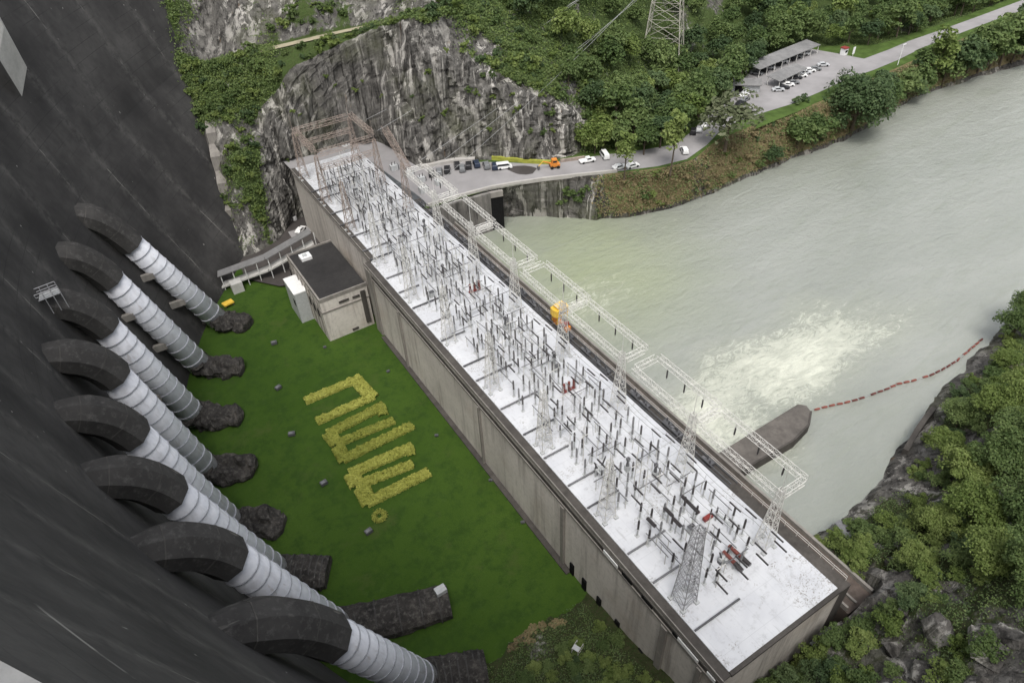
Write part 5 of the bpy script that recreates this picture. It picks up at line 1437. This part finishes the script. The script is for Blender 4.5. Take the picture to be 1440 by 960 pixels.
# bushes on the brown bank
bs = []
tries = 0
while len(bs) < 150 and tries < 6000:
    tries += 1
    a = gv.randrange(4*9, BG.shape[0]-1); b = gv.randrange(3, 17)
    p = BG[a, b]+np.array([gv.uniform(-1, 1), gv.uniform(-1, 1), 0])
    if not in_view(p, 10) or any((p[0]-q[0])**2+(p[1]-q[1])**2 < 3.2 for q in bs): continue
    bs.append(p); u = BU[a]
    dry = gv.random() < (.74 if u < 9 else .25)
    make_bush('dry' if dry else 'bush%d' % gv.choice((0, 1, 2)), 'bank_shrub', (p[0], p[1], p[2]-.25), gv.uniform(.7, 1.25), ('dry brown' if dry else 'green')+' shrub on the sloping river bank below the road', group='dry shrubs on the river bank' if dry else 'green shrubs on the river bank', sz=gv.uniform(.8, 1.2))
for px, py, s_ in [(800,275,1.6),(812,283,1.4),(790,288,1.2),(822,272,1.3)]:
    p = on_ground(px, py, ('bank',)); make_bush('bush0', 'wall_shrub', p, s_, 'green shrub growing at the end of the streaked river wall', group='shrubs at the river wall')
# near right bank
RT = [('near0',1398,668,1.25,'big bright green tree over the right bank, largest crown there'),('near2',1345,690,1.15,'light green tree left of the largest crown on the right bank'),
      ('near0',1425,640,1.2,'green tree behind the largest crown at the picture edge'),('near3',1360,738,1.05,'mid green tree below the largest crown on the right bank'),
      ('near0',1425,742,1.2,'green tree at the right picture edge, below the largest crown'),('near2',1310,752,.8,'low light tree above the grey boulders of the right bank'),
      ('near2',1282,800,.72,'yellow green small tree beside the boulder gap near the roof corner'),('near3',1380,800,.95,'green tree just above the big grey rock face'),
      ('near0',1432,808,1.0,'green tree above the rock face at the right picture edge'),('near1',1420,478,1.05,'dark tree leaning over the water where the boom ends'),
      ('near1',1436,452,1.15,'dark tree at the picture edge behind the boom end'),('near3',1408,520,.7,'small green tree just below the boom end'),
      ('near0',1345,600,.85,'green tree behind the short dark retaining wall'),('near3',1392,590,1.0,'green tree uphill from the short dark retaining wall'),
      ('near3',1432,575,1.1,'green tree beside the pale path at the picture edge'),('near2',1322,640,.8,'light green tree on the shore slope below the retaining wall')]
for key, px, py, s_, lab in RT:
    p = on_ground(px, py, ('south',)); make_tree(key, 'slope_tree', p+Vector((0, 0, -.9)), s_*1.3, lab)
NBUSH = []
tries = 0
while len(NBUSH) < 165 and tries < 20000:
    tries += 1
    z = gv.random()
    if z < .62: x, y = gv.uniform(68, 175), gv.uniform(-6, 47)
    elif z < .80: x, y = gv.uniform(44, 80), gv.uniform(4, 22)
    else: x, y = gv.uniform(14, 44), gv.uniform(20, 47)
    hz = drop(x, y, ('south',)); d_ = float(np.interp(x, SX, SY))-y
    if x > 68 and (d_ < 3.0 or (x < 79.5 and y > 19)): continue
    if x <= 68 and y > 21 and x > 42: continue
    if x < 44 and (54-y-0.1*max(0, 30-x)) < 3: continue
    if 50 < x < 82 and y < 14 and gv.random() < .75: continue
    p = Vector((x, y, hz))
    if not in_view(p, 15) or any((p-q).length < 1.5 for q in NBUSH): continue
    NBUSH.append(p); s_ = gv.uniform(.7, 1.5)
    zone = 'mound' if x < 45 else ('end' if x < 78 and y < 24 else 'bank')
    make_bush('nbush%d' % gv.choice((0, 0, 1, 1, 2)), {'mound': 'mound_shrub', 'end': 'rock_shrub', 'bank': 'bank_bush'}[zone], p-Vector((0, 0, .3)), s_*(.9 if zone == 'mound' else 1.25), {'mound': 'leafy green shrub on the mound at the near end of the lawn', 'end': 'green shrub among the grey rocks by the near powerhouse end', 'bank': 'green bush on the rocky slope of the right bank'}[zone], group={'mound': 'shrubs on the lawn mound', 'end': 'shrubs by the powerhouse end', 'bank': 'bushes on the right bank'}[zone], sz=gv.uniform(.8, 1.25))
for px, py in [(1180,770),(1190,790),(1200,780),(1205,800),(1172,755),(1215,765),(1210,785)]:
    p = on_ground(px, py, ('south',)); make_bush('nbush1', 'bright_bush', p, 1.25, 'bright green bush between the brown deck and the blue grey slab', group='bright bushes beside the brown deck')
for px, py in [(740,890),(752,884),(765,880),(730,902),(778,876),(722,912),(745,904),(790,874)]:
    p = on_ground(px, py, ('south',)); make_bush('dry', 'dry_heap', p-Vector((0,0,.3)), .8, 'brown dry brush heap at the lawn edge of the mound', group='dry brush at the mound edge')
fr = empty('steel_rack', on_ground(812, 914, ('south',)), .4, 'small pale steel frame lying among shrubs on the mound', 'frame'); m = MB()
for x in (-.9, 0, .9): m.tube((x,-.6,.1),(x,-.6,1.6),.05); m.tube((x,.6,.1),(x,.6,1.6),.05)
for z in (.6, 1.6):
    for y in (-.6, .6): m.tube((-.9,y,z),(.9,y,z),.05)
m.build('frame', M['steel'], fr); MB().box(-.9,0,-.6,.6,1.62,1.7).build('tray', M['equip'], fr)
# boulders
def boulder(seed, r):
    g = random.Random(seed); bm = bmesh.new()
    for _ in range(26):
        v = Vector((g.gauss(0,1), g.gauss(0,1), g.gauss(0,1))).normalized(); f = g.uniform(.75, 1.15)
        bm.verts.new((v.x*1.3*r*f, v.y*r*f, v.z*.85*r*f))
    bmesh.ops.convex_hull(bm, input=bm.verts[:]); bmesh.ops.triangulate(bm, faces=bm.faces[:])
    bmesh.ops.subdivide_edges(bm, edges=bm.edges[:], cuts=2, use_grid_fill=True)
    for v in bm.verts: v.co += v.co.normalized()*0.07*r*noise.fractal(v.co*(2.2/r)+Vector((seed*3.1,0,0)), .9, 2.0, 4)
    me = bpy.data.meshes.new('boulder'); bm.to_mesh(me); bm.free(); me.materials.append(M['boulder']); return me
M['boulder'] = M['srock'].copy(); M['boulder'].name = 'grey_boulder_rock'
BM = [boulder(s_, 1.0) for s_ in range(5)]
for k, (px, py, s_) in enumerate([(1330,885,2.4),(1400,905,3.0),(1262,915,1.7),(1300,945,1.9),(1235,770,1.0),(1250,785,1.1),(1265,765,.9),(1280,778,.9),(1430,900,2.3),(1275,860,1.2),(1255,690,.7),(1270,674,.8),(1286,655,.8),(1278,694,.7),(1300,704,.8),(1150,905,.9),(1185,880,.9),(1243,760,.7),(1290,765,.8)]):
    o = bpy.data.objects.new('boulder', BM[k % 5]); COL.objects.link(o); o.location = on_ground(px, py, ('south',))-Vector((0, 0, .3*s_)); o.scale = (s_, s_, s_*gv.uniform(.8, 1.2)); o.rotation_euler = (gv.uniform(-.3, .3), gv.uniform(-.3, .3), gv.uniform(0, 6.28))
    tag(o, 'grey angular boulder on the slope of the near right bank', 'boulder', 'boulders on the right bank')
pth = [(1382,534),(1400,524),(1420,518),(1440,515),(1465,513)]
Q = [on_ground(x, y, ('south',)) for x, y in pth]; rowsp = []
for k in range(33):
    q = Vector(lin(np.array([list(v) for v in Q]), min(k/8, 3.999))); rowsp.append([[q.x+dx*.3, q.y+dx, drop(q.x+dx*.3, q.y+dx, ('south',))+.22] for dx in (-.9, -.3, .3, .9)])
grid_mesh('bank_path', np.array(rowsp), M['path'], flip=True)
# ground cover that nobody could count
def cover(name, P_, N_, size, mat, per=5, spread=.7, hgt=.6):
    P_ = np.repeat(np.array(P_), per, 0); N_ = np.repeat(np.array(N_), per, 0); n = len(P_)
    P_ = P_+nrg.normal(size=(n, 3))*np.array([spread, spread, 0])+N_*nrg.uniform(0, hgt, n)[:, None]
    o = bpy.data.objects.new(name, quads_mesh(name, leaf_cloud(P_, N_+np.array([0, 0, .5]), size), M[mat])); COL.objects.link(o); return tag(o, None, None, None, 'stuff')
Pm, Nm_, Pd, Nd = [], [], [], []
tries = 0
while len(Pm)+len(Pd) < 21000 and tries < 160000:
    tries += 1
    z = gv.random()
    if z < .35: u, v = gv.uniform(4.5, 10.5), gv.uniform(1.2, 3.0)
    elif z < .65: u, v = gv.uniform(4, 12), gv.uniform(3.0, 5.6)
    elif z < .85: u, v = gv.uniform(0.1, 2.6), gv.uniform(1.1, 5.0)
    else: u, v = gv.uniform(8.5, 18.5), gv.uniform(1.05, 3.5)
    p, n, vg = uvp(u, v)
    if vg+gv.uniform(-.25, .25) < .42 or not in_view(p, 40): continue
    n = n if n[2] > 0 else -n
    if gv.random() < .7: Pm.append(p); Nm_.append(n)
    else: Pd.append(p); Nd.append(n)
cover('hillside_undergrowth', Pm, Nm_, .62, 'leaf_mid', 5, .8, .8)
cover('hillside_grass', Pd, Nd, .6, 'leaf_pale', 5, .8, .5)
Pb, Nb_, Pg, Ng_ = [], [], [], []
for _ in range(9000):
    a = gv.randrange(30, BG.shape[0]-1); b = gv.randrange(1, 18)
    p = BG[a, b]*(1-(t := gv.random()))+BG[a+1, b]*t
    if not in_view(p, 20): continue
    n = bn[a, b]; n = n if n[2] > 0 else -n
    (Pb if gv.random() < .66 else Pg).append(p); (Nb_ if len(Pb)+0 > len(Nb_) else Ng_).append(n)
cover('bank_dry_grass', Pb, Nb_, .5, 'leaf_dry', 4, .7, .5); cover('bank_undergrowth', Pg, Ng_, .55, 'leaf_mid', 4, .7, .6)
Ps, Ns, Ps2, Ns2 = [], [], [], []
for _ in range(60000):
    if len(Ps)+len(Ps2) > 13000: break
    a = gv.randrange(0, SG.shape[0]-1); b = gv.randrange(18, SG.shape[1]-1); p = SG[a, b]
    if p[2] < -13 and p[0] > 70 or SVEG[a, b]+gv.uniform(-.2, .2) < .5 or not in_view(p, 30): continue
    if p[0] < 45 and p[2] < -21.3: continue
    if 42 < p[0] < 78.5 and p[1] > 20: continue
    (Ps if gv.random() < .6 else Ps2).append(p+np.array([gv.uniform(-.5, .5), gv.uniform(-.5, .5), 0])); (Ns if len(Ps) > len(Ns) else Ns2).append(np.array([0, 0, 1.0]))
cover('slope_undergrowth', Ps, Ns, .30, 'leaf_mid', 6, .5, .45); cover('slope_ferns', Ps2, Ns2, .30, 'leaf_dark', 6, .5, .45)
